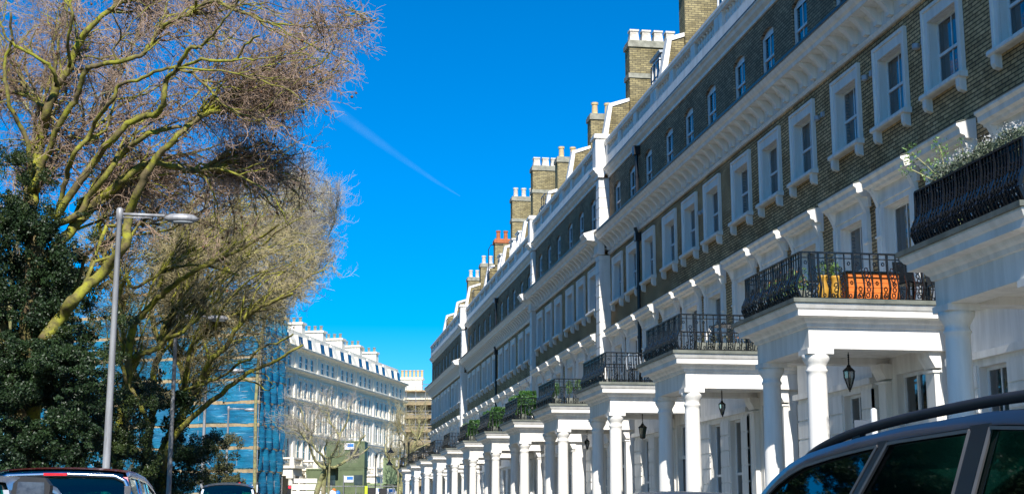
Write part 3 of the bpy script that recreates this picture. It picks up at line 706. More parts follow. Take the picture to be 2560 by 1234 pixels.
def lantern(i, z_top, label, square=False, s=1.0):
    x, y = 9.85, PX[i]+1.14
    r = thing('hanging_lantern', label, 'lantern', (x, y, 0), 0, 'lanterns hanging in the porches')
    c = MB(); c.tube([(0, 0, 4.185), (0, 0, z_top)], 0.008, 5)
    for k in range(5):
        z = z_top+(4.15-z_top)*k/5; c.lathe((0, 0, z), [(0.012, 0), (0.018, 0.02), (0.012, 0.04)], 6)
    c.build('chain', IRON, r)
    n = 4 if square else 6
    f = MB(); h = 0.36*s; R = 0.125*s
    f.lathe((0, 0, z_top), [(0.02, 0), (0.045*s, -0.02), (0.05*s, -0.05*s), (0.10*s, -0.09*s), (R*1.15, -0.13*s), (R*1.15, -0.15*s)], n)
    zb = z_top-0.15*s
    for k in range(n):
        a = 2*pi*(k+(0.5 if square else 0))/n if False else 2*pi*k/n
        if square: pts = [(R*cos(a), R*sin(a), zb), (R*0.62*cos(a), R*0.62*sin(a), zb-h*0.85)]
        else: pts = [(R*cos(a), R*sin(a), zb), (R*0.95*cos(a), R*0.95*sin(a), zb-h*0.35), (R*0.62*cos(a), R*0.62*sin(a), zb-h*0.7), (0.03*cos(a), 0.03*sin(a), zb-h)]
        f.tube(pts, 0.009, 4)
    zz = zb-h*(0.85 if square else 1.0)
    f.lathe((0, 0, zz), [(R*0.66 if square else 0.035, 0), (R*0.6 if square else 0.03, -0.025), (0.015, -0.04), (0.012, -0.07)], n)
    f.build('lantern_frame', IRON, r)
    g_ = MB(); g_.lathe((0, 0, 0), [(R*0.93, zb), (R*(0.62+0.15) if square else R*0.88, zb-h*0.4), (R*0.58, zb-h*(0.82 if square else 0.7)), (0.03 if not square else R*0.57, zz)], n); g_.build('glass', LGLASS, r)
    b = MB(); b.lathe((0, 0, zb-h*0.75), [(0.018, 0), (0.018, 0.12), (0.03, 0.16), (0.02, 0.22)], 8); b.build('bulb', POTW, r)
lantern(1, 3.96, 'black teardrop lantern under the porch with the orange planter above', s=0.82)
lantern(2, 3.92, 'small black pointed lantern under the third porch from the right edge', s=0.6)
lantern(3, 3.88, 'square tapered copper topped lantern under the porch with wire chairs above', True, 0.88)
lantern(4, 3.85, 'small black lantern hanging in the fifth porch from the right', s=0.62)
DK = 4.88
def on(i, dx, dy): return (8.8+dx, PX[i]+dy, DK)
# porch 0: planter with white flowers
b = MB(); b.box(-0.14, 0.14, 0, 2.45, 0.45, 0.66)
r = thing('flower_trough', 'long dark trough of white flowering plants above the nearest balcony railing', 'planter', on(0, -0.10, -0.1))
b.build('trough', IRON, r)
leafcloud('foliage', GREYG, [(0, 0.1+0.2*k, 0.86+0.04*(k % 3)) for k in range(12)], [(0.17, 0.2, 0.2)]*12, 9500, 0.026, r, aspect=0.3)
leafcloud('flowers', FLOWER, [(0, 0.1+0.2*k, 1.0+0.05*(k % 3)) for k in range(12)], [(0.15, 0.17, 0.13)]*12, 1100, 0.011, r, aspect=0.9)
for z_ in (0.0,): pass
r = thing('potted_shrub', 'leggy green shrub in a terracotta pot leaning off the nearest balcony', 'plant', on(0, 0.25, 2.50))
MB().lathe((0, 0, 0), [(0.10, 0), (0.15, 0.22), (0.165, 0.22), (0.165, 0.27), (0.13, 0.27)], 12).build('pot', TERRA, r)
st = MB()
brs = [[(0, 0, 0.2), (0.0, 0.05, 0.6), (-0.10, 0.15, 0.95), (-0.25, 0.35, 1.25), (-0.42, 0.5, 1.5)], [(0.0, 0.05, 0.6), (0.02, 0.0, 0.9), (0.03, -0.1, 1.2), (0.0, -0.2, 1.4)], [(-0.10, 0.15, 0.95), (-0.1, 0.2, 1.3), (-0.12, 0.25, 1.55)], [(-0.1, 0.15, 0.95), (-0.3, 0.2, 1.05), (-0.5, 0.5, 1.28)], [(0, 0.05, 0.5), (0.1, -0.1, 0.8), (0.12, -0.15, 1.0)]]
for q in brs: st.tube(q, [0.014-0.002*k for k in range(len(q))], 5)
st.build('stems', PALEB, r)
leafcloud('leaves', YOUNG, [q[-1] for q in brs]+[q[-2] for q in brs]+[(0.02, 0, 0.35)], [(0.12, 0.14, 0.15)]*10+[(0.10, 0.10, 0.1)], 620, 0.026, r, aspect=0.35)
# porch 1
r = thing('slatted_planter', 'bright orange slatted planter box behind the second balcony railing', 'planter', on(1, 0.62, 0.02))
b = MB()
for k in range(6): b.box(0, 0.95, -0.012, 0.012, 0.04+k*0.085, 0.04+k*0.085+0.078)
b.box(0, 0.95, 0.02, 0.3, 0.03, 0.54); b.build('slats', ORANGE, r)
b = MB(); b.box(-0.02, 0.97, -0.02, 0.32, 0.56, 0.585); b.build('rim', LEAD, r)
for k, xx in enumerate((0.18, 0.42)):
    r = thing('glazed_pot', ['tall yellow ochre pot nearer the railing corner on the orange planter balcony', 'tall yellow ochre pot right beside the orange planter'][k], 'pot', on(1, xx, 0.02), 0, 'yellow pots on the balcony')
    MB().lathe((0, 0, 0), [(0.085, 0), (0.10, 0.25), (0.075, 0.36), (0.085, 0.42), (0.10, 0.45), (0.10, 0.48), (0.07, 0.48)], 14).build('pot_body', YELLOWP, r, smooth=True)
    leafcloud('plant', YOUNG, [(0, 0, 0.6)], [(0.09, 0.09, 0.14)], 120, 0.03, r, aspect=0.3)
def table(i, dx, dy, lab):
    r = thing('balcony_table', lab, 'table', on(i, dx, dy), 0, 'tables on the balconies')
    b = MB(); b.box(-0.45, 0.45, -0.3, 0.3, 0.70, 0.735); b.build('tabletop', IRON, r)
    l0 = MB().box(-0.02, 0.02, -0.02, 0.02, 0, 0.70).build('leg', IRON, r, loc=(-0.4, -0.25, 0))
    for p_ in ((0.4, -0.25, 0), (-0.4, 0.25, 0), (0.4, 0.25, 0)): c = l0.copy(); COL.objects.link(c); c.location = p_
def chair(i, dx, dy, rz, lab, wire=False):
    r = thing('balcony_chair', lab, 'chair', on(i, dx, dy), rz, 'chairs on the balconies')
    b = MB(); b.box(-0.2, 0.2, -0.2, 0.2, 0.42, 0.45); b.build('seat', IRON, r)
    b = MB()
    if wire:
        for k in range(6): b.tube([(-0.19+k*0.076, 0.19, 0.45), (-0.19+k*0.076, 0.23, 0.85)], 0.008, 4)
        b.tube([(-0.21, 0.19, 0.45), (-0.22, 0.24, 0.75), (-0.1, 0.26, 0.92), (0.1, 0.26, 0.92), (0.22, 0.24, 0.75), (0.21, 0.19, 0.45)], 0.012, 5)
    else: b.extr_x([(0.18, 0.45), (0.22, 0.86), (0.245, 0.86), (0.205, 0.45)], -0.2, 0.2)
    b.build('backrest', IRON if not wire else LEADL, r)
    l0 = MB().box(-0.013, 0.013, -0.013, 0.013, 0, 0.42).build('leg', IRON, r, loc=(-0.18, -0.18, 0))
    for p_ in ((0.18, -0.18, 0), (-0.18, 0.18, 0), (0.18, 0.18, 0)): c = l0.copy(); COL.objects.link(c); c.location = p_
chair(1, 1.95, 0.35, 0.2, 'black folding chair right of the orange planter')
chair(1, 2.55, 0.4, -0.1, 'black folding chair furthest back beyond the orange planter')
table(2, 1.2, 0.6, 'dark table behind the third balcony railing'); chair(2, 2.1, 0.4, 0.3, 'dark chair beside the table on the third balcony')
chair(3, 0.7, 0.35, 0.1, 'wire backed chair nearer the corner of the fourth balcony', True); chair(3, 1.35, 0.4, -0.3, 'wire backed chair nearer the house on the fourth balcony', True)
def rail_plants(i, lab, side, n, mats=(YOUNG, DRYF), h=0.45):
    """low mixed planting along one side of a balcony"""
    r = thing('balcony_plants', lab, 'plants', on(i, 0, 0))
    cs = []
    if side == 'front': cs = [(-0.16, 0.1+0.24*k, h+0.1*random.random()) for k in range(9)]
    else: cs = [(0.2+0.3*k, -0.12, h+0.1*random.random()) for k in range(6)]
    tb = MB(); 
    if side == 'front': tb.box(-0.26, -0.05, 0.0, 2.2, 0.02, 0.22)
    else: tb.box(0.1, 2.0, -0.2, 0.0, 0.02, 0.22)
    tb.build('trough', LEAD, r)
    leafcloud('foliage', mats[0], cs, [(0.12, 0.14, 0.22)]*len(cs), n, 0.03, r, aspect=0.35); tag(leafcloud('dry_heads', mats[1], cs, [(0.12, 0.14, 0.26)]*len(cs), n//5, 0.024, r), kind='stuff')
rail_plants(1, 'straggly green and rust coloured plants along the street side of the orange planter balcony', 'front', 1100, h=0.4)
rail_plants(2, 'dry straw coloured plants low along the third balcony', 'side', 300, (SHRUB, DRYF), 0.2)
rail_plants(4, 'bright green leafy plants behind the fifth balcony railing', 'side', 1500, (YOUNG, HEDGE), 0.55)
rail_plants(4, 'green shrubs along the street side of the fifth balcony', 'front', 1300, (HEDGE, YOUNG), 0.5)
for i, hh, hl in ((5, 0.95, 'tallest'), (6, 0.9, 'middle'), (7, 0.85, 'furthest')):
    r = thing('box_hedge', 'clipped green box hedge on a balcony, %s of three' % {'tallest': 'nearest', 'middle': 'middle', 'furthest': 'furthest'}[hl], 'hedge', on(i, 0, 0), 0, 'clipped hedges on the balconies')
    MB().box(-0.2, 0.08, 0.0, 2.3, 0.02, 0.25).build('trough', LEAD, r)
    boxcloud('foliage', HEDGE, (-0.24, 0.9, 0.25), (0.16, 2.3, hh+0.05), 4200, 0.045, r); 
    boxcloud('foliage', HEDGE, (-0.15, 0.0, 0.25), (0.45, 0.25, hh+0.15), 2200, 0.045, r); boxcloud('foliage', HEDGE, (0.5, -0.1, 0.25), (1.2, 0.12, hh-0.15), 2200, 0.045, r)
# signpost by the second porch
r = thing('signpost', 'white post with a small blank sign plate on the pavement before the second porch', 'signpost', (8.15, 18.9, 0.126))
MB().lathe((0, 0, 0), [(0.045, 0), (0.045, 2.65), (0.02, 2.67)], 12).build('post', WHITE2, r)
MB().box(-0.30, -0.06, -0.008, 0.008, 1.95, 2.50).build('sign_plate', SIGNB, r); MB().box(-0.07, 0.05, -0.05, -0.03, 2.38, 2.42).build('clamp', IRON, r)

# ------------------------------------------------------------------ street lamps on the left
LAMPY = [40.2, 61.0, 83.5, 114.5, 137.0]
LL = ['nearest tall galvanised street lamp, left of all the others', 'second tall galvanised street lamp in front of the mossy tree trunks', 'third tall street lamp, in front of the blue netting', 'fourth tall street lamp, thin against the blue netting', 'furthest tall street lamp, beside the netted corner of the scaffold']
def lamp_proto():
    r = thing('street_lamp', LL[0], 'street lamp', (-5.0, LAMPY[0], 0), 0, 'tall galvanised lamps along the left kerb')
    p = MB(); p.lathe((0, 0, 0), [(0.135, 0), (0.135, 1.6), (0.115, 1.7), (0.105, 2.6), (0.075, 9.55), (0.10, 9.58), (0.10, 9.85), (0.06, 9.9)], 14); p.build('pole', GALV, r, smooth=True)
    a = MB(); a.tube([(0, 0, 9.72), (1.25, 0, 9.70)], 0.045, 8); a.tube([(0, 0, 9.62), (0.9, 0, 9.63)], 0.02, 6); a.build('arm', GALV, r, smooth=True)
    h = MB()
    h.lathe((1.72, 0, 9.62), [(0.02, -0.10), (0.2, -0.09), (0.27, -0.04), (0.28, 0.03), (0.2, 0.12), (0.05, 0.15)], 16, sx=1.75, sy=0.85); ho = h.build('lamp_head', GALV, r, smooth=True)
    b = MB(); b.lathe((1.75, 0, 9.515), [(0.02, -0.03), (0.18, -0.015), (0.22, 0.01)], 14, sx=1.6, sy=0.8); b.build('lens', LEADL, ho, smooth=True)
    return r
lp = lamp_proto()
for i in range(1, 5):
    c = clone(lp); c.location = (-5.0, LAMPY[i], 0); c['label'] = LL[i]
lp.rotation_euler = (0, 0, radians(-2))

# ------------------------------------------------------------------ trees
def tubes_np(P, Rr, S=3):
    """P (N,K,3), Rr (N,K) -> V,F"""
    N, K, _ = P.shape
    T = np.gradient(P, axis=1); T /= (np.linalg.norm(T, axis=2, keepdims=True)+1e-9)
    ref = np.tile(np.array([0.31, 0.87, 0.38]), (N, K, 1))
    A = np.cross(T, ref); A /= (np.linalg.norm(A, axis=2, keepdims=True)+1e-9); B = np.cross(T, A)
    ang = np.arange(S)*2*pi/S
    V = P[:, :, None, :]+Rr[:, :, None, None]*(A[:, :, None, :]*np.cos(ang)[None, None, :, None]+B[:, :, None, :]*np.sin(ang)[None, None, :, None])
    V = V.reshape(-1, 3)
    n = np.arange(N)[:, None, None]*K*S; k = np.arange(K-1)[None, :, None]*S; s = np.arange(S)[None, None, :]; s2 = (s+1) % S
    a = n+k+s; b = n+k+s2; c = b+S; d = a+S
    return V, np.stack([a, b, c, d], axis=-1).reshape(-1, 4)
def grow(starts, dirs, lens, r0, r1, K=6, wig=0.25, grav=-0.1, up=0.0):
    N = len(starts); P = np.zeros((N, K, 3)); P[:, 0] = starts; d = dirs/(np.linalg.norm(dirs, axis=1, keepdims=True)+1e-9)
    step = (lens/(K-1))[:, None]
    for k in range(1, K):
        d = d+RNG.normal(size=(N, 3))*wig; d[:, 2] += grav/(K-1)*2+up
        d /= np.linalg.norm(d, axis=1, keepdims=True); P[:, k] = P[:, k-1]+d*step
    t = np.linspace(0, 1, K)[None, :]
    R = r0[:, None]*(1-t)+r1[:, None]*t
    return P, R
def children_of(P, R, n, lo=0.25, spread=0.9):
    N, K, _ = P.shape; i = np.repeat(np.arange(N), n); t = lo+(1-lo)*RNG.random(len(i)); f_ = t*(K-1); k = np.minimum(f_.astype(int), K-2); w_ = (f_-k)[:, None]
    s = P[i, k]*(1-w_)+P[i, k+1]*w_; d = P[i, k+1]-P[i, k]; d /= (np.linalg.norm(d, axis=1, keepdims=True)+1e-9)
    q = RNG.normal(size=d.shape); q -= d*(q*d).sum(1, keepdims=True); q /= (np.linalg.norm(q, axis=1, keepdims=True)+1e-9)
    d = d+q*spread*(0.5+RNG.random((len(i), 1))); r = R[i, k]*(1-w_[:, 0])+R[i, k+1]*w_[:, 0]
    return s, d, r, t
def inpoly(x, y, poly):
    c = False; n = len(poly)
    for i in range(n):
        x1, y1 = poly[i]; x2, y2 = poly[(i+1) % n]
        if (y1 > y) != (y2 > y) and x < (x2-x1)*(y-y1)/(y2-y1)+x1: c = not c
    return c
def spline(pts, m=4):
    pts = [np.array(p, float) for p in pts]; out = []
    for i in range(len(pts)-1):
        p0 = pts[max(i-1, 0)]; p1 = pts[i]; p2 = pts[i+1]; p3 = pts[min(i+2, len(pts)-1)]
        for k in range(m):
            t = k/m; out.append(0.5*((2*p1)+(-p0+p2)*t+(2*p0-5*p1+4*p2-p3)*t*t+(-p0+3*p1-3*p2+p3)*t**3))
    out.append(pts[-1]); return out
def make_tree(label, cat_name, base, limbs, regions, barkm, twigm, n1=7, n2=6, thick=1.0, balls=0, seed=1, twlen=1.0, droop=-0.5, drift=6.0, tw_r=0.0045, hang=0.0):
    """limbs: list of (pixel list, depth0, depth1, width0 px, width1 px); regions: (pixel polygon, depth range, count) for finer branches"""
    rnd = random.Random(seed)
    r = thing(cat_name, label, 'tree', (0, 0, 0))
    org = np.array([base[0], base[1], 0.0]); r.location = (base[0], base[1], 0)
    tr = MB(); nodes = []; nd = []; nr = []
    for li, (px, z0, z1, w0, w1) in enumerate(limbs):
        px = list(px); zg = 1288+1.32*3500/z0
        if li == 0 or px[0][1] > 1150:
            if px[0][1] < 1000: px = [(px[0][0]-12, (zg+px[0][1])/2)]+px
            px = [(px[0][0]-4, zg)]+px
        n = len(px); pts = []
        for i, (x, y) in enumerate(px):
            t = i/(n-1); dz = z0+(z1-z0)*t+rnd.uniform(-0.35, 0.35)
            pts.append(at(x, y, dz)-org)
        sp = spline(pts, 4); K = len(sp)
        jit = [Vector(p)+Vector((rnd.gauss(0, 1), rnd.gauss(0, 1), rnd.gauss(0, 1)))*0.02 for p in sp]
        zm = (z0+z1)/2; rad = [max(0.012, (w0+(w1-w0)*(k/(K-1)))*0.5*zm/3500*thick)*(1+0.06*rnd.uniform(-1, 1)) for k in range(K)]
        tr.tube(jit, rad, 9)
        for k in range(K-1):
            for u in (0, 0.5):
                nodes.append(np.array(sp[k])*(1-u)+np.array(sp[k+1])*u); nd.append(np.array(sp[k+1])-np.array(sp[k])); nr.append(rad[k])
    tk = tr.build('trunk', barkm, r, smooth=True)
    nodes = np.array(nodes); nd = np.array(nd); nd /= (np.linalg.norm(nd, axis=1, keepdims=True)+1e-9); nr = np.array(nr)
    # branches reaching targets spread through the crown
    PP = []; RR = []
    K = 9
    for (poly, (za, zb), cnt, rb) in regions:
        xs = [p[0] for p in poly]; ys = [p[1] for p in poly]; got = 0
        while got < cnt:
            x = rnd.uniform(min(xs), max(xs)); y = rnd.uniform(min(ys), max(ys))
            if not inpoly(x, y, poly): continue
            tg = at(x, y, rnd.uniform(za, zb))-org
            dd = tg-nodes; L = np.linalg.norm(dd, axis=1)
            cost = L*(1.35-0.55*(dd*nd).sum(1)/(L+1e-6))+RNG.random(len(L))*0.8
            j = int(np.argmin(cost)); s0 = nodes[j]; Lb = L[j]
            if Lb < 0.3: got += 1; continue
            m_ = s0+nd[j]*Lb*0.45+np.array([0, 0, 0.10*Lb])+RNG.normal(size=3)*0.10*Lb
            t = np.linspace(0, 1, K)[:, None]
            P = (1-t)**2*s0+2*t*(1-t)*m_+t*t*tg; P[1:-1] += RNG.normal(size=(K-2, 3))*0.02*Lb
            PP.append(P); b0 = min(nr[j]*0.7, rb*(0.5+0.12*Lb)); RR.append(np.linspace(b0, 0.012, K)); got += 1
    P1 = np.array(PP); R1 = np.array(RR)
    V, F = tubes_np(P1, R1, 5); np_mesh('branches', V, F, barkm, r, True)
    L1 = np.linalg.norm(np.diff(P1, axis=1), axis=2).sum(1); pick = RNG.choice(len(P1), len(P1)*n1, p=L1/L1.sum())
    s, d, rr, t = children_of(P1[pick], R1[pick], 1, 0.12, 1.3)
    d[:, 2] -= hang
    P2, R2 = grow(s, d, (0.5+1.0*RNG.random(len(s)))*twlen, np.minimum(rr*0.6, 0.018), np.full(len(s), 0.006), 8, 0.36, droop)
    s, d, rr, t = children_of(P2, R2, n2, 0.15, 0.9)
    P3, R3 = grow(s, d, (0.2+0.45*RNG.random(len(s)))*twlen, np.full(len(s), tw_r*1.5), np.full(len(s), tw_r), 5, 0.42, droop)
    s, d, rr, t = children_of(P3, R3, 2, 0.2, 1.4)
    P4, R4 = grow(s, d, (0.12+0.22*RNG.random(len(s)))*twlen, np.full(len(s), tw_r), np.full(len(s), tw_r*0.7), 3, 0.3, droop)
    Vs = []; Fs = []; o = 0
    for P, R in ((P2, R2), (P3, R3), (P4, R4)):
        V, F = tubes_np(P, R, 3); Vs.append(V); Fs.append(F+o); o += len(V)
    np_mesh('crown', np.concatenate(Vs), np.concatenate(Fs), twigm, r)
    if balls:
        idx = RNG.choice(len(P3), balls, replace=False); c = P3[idx, -1]
        c = np.concatenate([c])-np.array([0, 0, 0.10])
        ico = np.array([(1, 0, 0), (-1, 0, 0), (0, 1, 0), (0, -1, 0), (0, 0, 1), (0, 0, -1)], float); fi = np.array([(0, 2, 4), (2, 1, 4), (1, 3, 4), (3, 0, 4), (2, 0, 5), (1, 2, 5), (3, 1, 5), (0, 3, 5)])
        rad = 0.04+0.018*RNG.random(len(c))
        V = (c[:, None, :]+ico[None]*rad[:, None, None]).reshape(-1, 3); F = (np.arange(len(c))[:, None, None]*6+fi[None]).reshape(-1, 3)
        sb = np_mesh('seed_balls', V, F, SEED, r, True); tag(sb, kind='stuff')
    return r
z2 = lambda pts, s=1.99, ox=0, oy=0: [(ox+x/s, oy+y/s) for x, y in pts]
# --- tree 1: the big mossy plane
T1 = [
 ([(78, 1200), (74, 1050), (84, 880), (92, 740), (90, 640)], 43.2, 43.8, 62, 38),
 (z2([(170, 1330), (150, 1100), (170, 960), (190, 860), (190, 740), (215, 620), (235, 560), (270, 450), (300, 400), (350, 330), (390, 220), (440, 150), (520, 70), (600, 10), (680, -60)]), 44, 43, 34, 9),
 (z2([(150, 960), (220, 800), (300, 620), (370, 500), (400, 430), (430, 350), (480, 325), (620, 300), (720, 260), (780, 170), (840, 110), (960, 60), (980, 0)]), 43, 40, 17, 7),
 (z2([(285, 1050), (330, 880), (370, 760), (440, 680), (480, 590), (560, 500), (590, 430), (680, 400), (800, 350), (880, 330)]), 43, 40, 14, 7),
 (z2([(270, 1090), (400, 900), (480, 790), (570, 680), (660, 600), (790, 555), (815, 480), (830, 400), (880, 340), (940, 250), (1000, 230)]), 43, 39, 22, 8),
 ([(100, 680), (145, 615), (182, 570), (242, 507), (302, 455), (352, 417), (402, 407), (482, 427), (553, 422), (603, 437)], 43, 42, 30, 8),
 (z2([(240, 1130), (380, 1070), (440, 990), (520, 880), (600, 770), (700, 690), (800, 650), (900, 630)]), 43, 41, 20, 9),
 ([(110, 850), (156, 789), (182, 752), (227, 712), (276, 659), (311, 610), (322, 543), (342, 482), (372, 427), (397, 387), (442, 342), (482, 307), (523, 281), (568, 274)], 41.5, 41, 34, 10),
 (z2([(230, 540), (160, 490), (60, 460), (0, 450), (-80, 430)]), 43.5, 44, 12, 5),
 (z2([(140, 900), (150, 760), (110, 640), (50, 530), (30, 430), (20, 300), (60, 200), (50, 60)]), 43, 42, 14, 6),
 (z2([(285, 430), (270, 360), (220, 310), (100, 240), (30, 190), (0, 100)]), 43, 42, 11, 5),
 (z2([(880, 340), (1000, 300), (1160, 300), (1220, 220), (1290, 180)]), 39.5, 37, 9, 5),
 (z2([(860, 340), (960, 370), (1050, 450), (1090, 500), (1180, 560), (1300, 600)]), 40, 39, 8, 3),
 (z2([(350, 330), (340, 200), (360, 90), (340, 0)]), 43, 42, 9, 6),
 (z2([(960, 60), (1060, 10), (1200, 60), (1330, 110), (1480, 130), (1600, 140), (1780, 130), (1880, 95)]), 40, 35, 8, 2.2),
 (z2([(1330, 110), (1400, 140), (1500, 200), (1640, 270), (1760, 315)]), 38, 35, 5, 2),
 (z2([(880, 340), (1100, 350), (1300, 400), (1480, 480), (1540, 560)]), 39, 37, 6, 2),
 (z2([(1160, 300), (1300, 290), (1450, 260), (1600, 300)]), 37, 36, 5, 2),
 (z2([(600, 330), (560, 250), (600, 180), (560, 60)]), 42, 41, 7, 3),
 (z2([(1000, 230), (1080, 150), (1150, 60), (1200, -40)]), 39, 38, 7, 4),
 ([(553, 422), (620, 450), (690, 500), (720, 560)], 41, 41, 6, 2.5),
]
make_tree('largest mossy plane tree on the left, its bare crown reaching out over the road', 'plane_tree', (-7.2, 43.0), T1,
  [([(-40, -40), (430, -40), (430, 330), (300, 430), (60, 430), (-40, 420)], (41.5, 48), 120, 0.05),
   ([(430, -40), (800, -40), (870, 30), (890, 160), (820, 220), (780, 330), (700, 400), (430, 330)], (39.5, 46), 165, 0.04),
   ([(300, 380), (460, 420), (700, 420), (780, 430), (780, 560), (560, 620), (300, 520)], (42.5, 49), 60, 0.05),
   ([(500, 270), (780, 240), (800, 400), (760, 520), (640, 560), (520, 460)], (41.5, 50), 22, 0.05),
   ([(760, 10), (930, 20), (880, 70), (780, 60)], (34.8, 36.5), 26, 0.02)],
  MOSSY, TWIG, n1=8, n2=5, balls=420, seed=3, droop=-0.12, tw_r=0.0045)
# --- tree behind tree 1, filling the upper left
T1b = [([(30, 700), (60, 500), (90, 300), (120, 150), (160, 20)], 56, 56, 14, 6), ([(60, 500), (150, 380), (260, 260), (330, 120), (380, -20)], 56, 55, 10, 4), ([(90, 300), (30, 200), (-10, 60)], 56, 57, 8, 4), ([(150, 380), (300, 330), (480, 250), (560, 120), (640, 10)], 56, 54, 8, 3), ([(300, 330), (380, 420), (440, 470)], 55, 54, 7, 3)]
make_tree('bare plane tree standing behind the largest mossy one, showing between its limbs at upper left', 'plane_tree', (-16.0, 55.0), T1b,
  [([(-40, -40), (600, -40), (600, 160), (430, 300), (430, 420), (300, 560), (-40, 560)], (50, 60), 125, 0.05)], PALEB, TWIG, n1=5, n2=4, seed=5, droop=-0.1, twlen=1.15, tw_r=0.006)
c5 = lambda pts: [(330+x/2.6825, 640+y/2.6825) for x, y in pts]
T2 = [
 (c5([(90, 1500), (110, 1234), (130, 1100), (150, 950), (150, 750), (190, 620), (150, 480), (130, 300), (200, 160), (260, 0), (300, -150), (360, -300)]), 62, 62, 22, 8),
 (c5([(170, 1500), (200, 1300), (300, 1120), (400, 930), (480, 800), (520, 700), (620, 620), (690, 500), (800, 380), (860, 340), (980, 290), (1070, 250)]), 61, 58, 22, 6),
 (c5([(200, 1500), (270, 1220), (440, 1050), (560, 950), (720, 820), (800, 770), (900, 730), (1060, 640), (1150, 600)]), 60, 57, 19, 5),
 (c5([(180, 990), (270, 930), (400, 880), (520, 840), (660, 770), (720, 710), (790, 690), (850, 620), (1000, 570), (1080, 520)]), 61, 57, 9, 4),
 (c5([(340, 900), (380, 700), (400, 600), (500, 480), (560, 330), (600, 150)]), 62, 60, 12, 5),
 (c5([(340, 1100), (360, 1000), (350, 830), (280, 640), (230, 480), (240, 300)]), 63, 64, 14, 6),
 (c5([(480, 560), (520, 700)]), 60, 60, 6, 6),
 (c5([(720, 820), (850, 860), (900, 900), (960, 870)]), 58, 57, 5, 2),
 (c5([(800, 770), (900, 800), (940, 860)]), 58, 57, 4, 2),
 (c5([(150, 1000), (80, 900), (20, 780), (-60, 700)]), 62, 62, 12, 7),
 (c5([(600, 150), (700, 60), (850, -60), (1000, -180), (1150, -260)]), 60, 57, 7, 3),
 (c5([(600, 640), (560, 500), (620, 330), (760, 180), (900, 100)]), 60, 58, 8, 3),
]
make_tree('plane tree with several pale green trunks fanning up behind the second street lamp', 'plane_tree', (-6.4, 62.0), T2,
  [([(330, 480), (560, 560), (760, 420), (850, 520), (840, 640), (790, 740), (720, 800), (560, 780), (400, 760), (330, 700)], (60, 69), 235, 0.045),
   ([(400, 700), (730, 740), (740, 860), (660, 940), (420, 930)], (61, 67), 85, 0.03)], MOSSY, TWIG2, n1=7, n2=5, seed=8, droop=-0.12, twlen=1.1, tw_r=0.006, balls=120)
T3 = [
 ([(290, 1180), (300, 1040), (330, 916), (352, 886), (390, 871), (412, 849), (449, 834), (487, 800)], 53, 52, 24, 8),
 ([(300, 1100), (315, 960), (330, 826), (352, 789), (382, 759), (412, 729), (453, 700), (490, 674), (531, 655), (569, 640), (640, 600), (700, 560)], 53, 50, 22, 5),
 ([(315, 960), (290, 820), (310, 700), (335, 720), (386, 692), (423, 670), (490, 664), (553, 673), (600, 690)], 52, 51, 10, 4),
 ([(312, 900), (300, 760), (260, 640), (250, 560), (300, 480)], 53, 53, 12, 5),
 ([(190, 730), (215, 640), (290, 590), (370, 585), (450, 560), (540, 500)], 48, 48, 9, 4),
 ([(320, 960), (350, 1010), (370, 1060)], 52, 52, 10, 12),
]
make_tree('plane tree with a leaning mossy trunk directly right of the nearest street lamp', 'plane_tree', (-7.4, 52.5), T3,
  [([(200, 520), (420, 440), (620, 440), (720, 520), (640, 640), (480, 760), (250, 760), (200, 640)], (51.5, 59), 140, 0.045), ([(220, 760), (400, 760), (400, 900), (380, 1050), (330, 1050)], (54, 60), 30, 0.03)], MOSSY, TWIG2, n1=6, n2=5, seed=9, droop=-0.12, twlen=1.0, tw_r=0.005)
T4 = [([(640, 1000), (650, 860), (670, 760), (700, 680), (720, 600), (740, 520)], 86, 86, 12, 4), ([(670, 760), (720, 680), (770, 600), (810, 520)], 86, 85, 6, 2.5), ([(660, 800), (730, 730), (790, 660), (835, 560)], 86, 84, 6, 2.5), ([(650, 860), (600, 760), (600, 640)], 86, 87, 8, 3), ([(680, 740), (760, 700), (820, 650)], 86, 84, 4, 2)]
make_tree('pale fine twigged tree, its brush like top sticking out right of the plane trees', 'bare_tree', (-7.5, 86.0), T4,
  [([(600, 620), (700, 440), (760, 400), (825, 440), (855, 540), (845, 640), (800, 740), (720, 800), (620, 780)], (82, 89), 210, 0.02)], PALEB, TWIGP, n1=9, n2=6, seed=12, droop=0.6, twlen=1.2, tw_r=0.005, thick=0.8)
# pollarded planes further down the road
c2 = lambda pts: [(660+x/7.0917, 1060+y/7.0917) for x, y in pts]
P1_ = [(c2([(880, 1500), (930, 1234), (1010, 980), (1060, 850)]), 112, 112, 17, 12), (c2([(1070, 850), (1060, 780), (960, 700), (880, 580), (830, 430), (780, 320), (700, 210), (640, 130)]), 112, 110, 9, 4), (c2([(1060, 800), (1070, 650), (1030, 540), (930, 470), (860, 350)]), 112, 112, 9, 4), (c2([(1090, 850), (1250, 760), (1400, 680), (1560, 560), (1640, 400), (1700, 300), (1790, 190)]), 112, 113, 9, 4),
  (c2([(1070, 820), (1160, 700), (1190, 560), (1270, 440), (1330, 260), (1360, 150), (1420, 60), (1470, -30)]), 112, 112, 8, 4), (c2([(1160, 700), (1100, 600), (1070, 430), (1110, 360)]), 112, 111, 5, 3), (c2([(1560, 560), (1680, 530), (1800, 460), (1870, 400)]), 113, 113, 5, 3), (c2([(1340, 200), (1270, 90), (1180, -20), (1150, -100)]), 112, 112, 6, 3), (c2([(780, 320), (850, 180), (800, 100), (740, -40)]), 110, 110, 5, 3), (c2([(1160, 700), (1300, 580), (1330, 540)]), 112, 112, 5, 3), (c2([(800, 110), (700, -20), (690, -180), (640, -300)]), 110, 110, 5, 3), (c2([(1420, 60), (1500, -120), (1500, -280)]), 112, 112, 5, 3)]
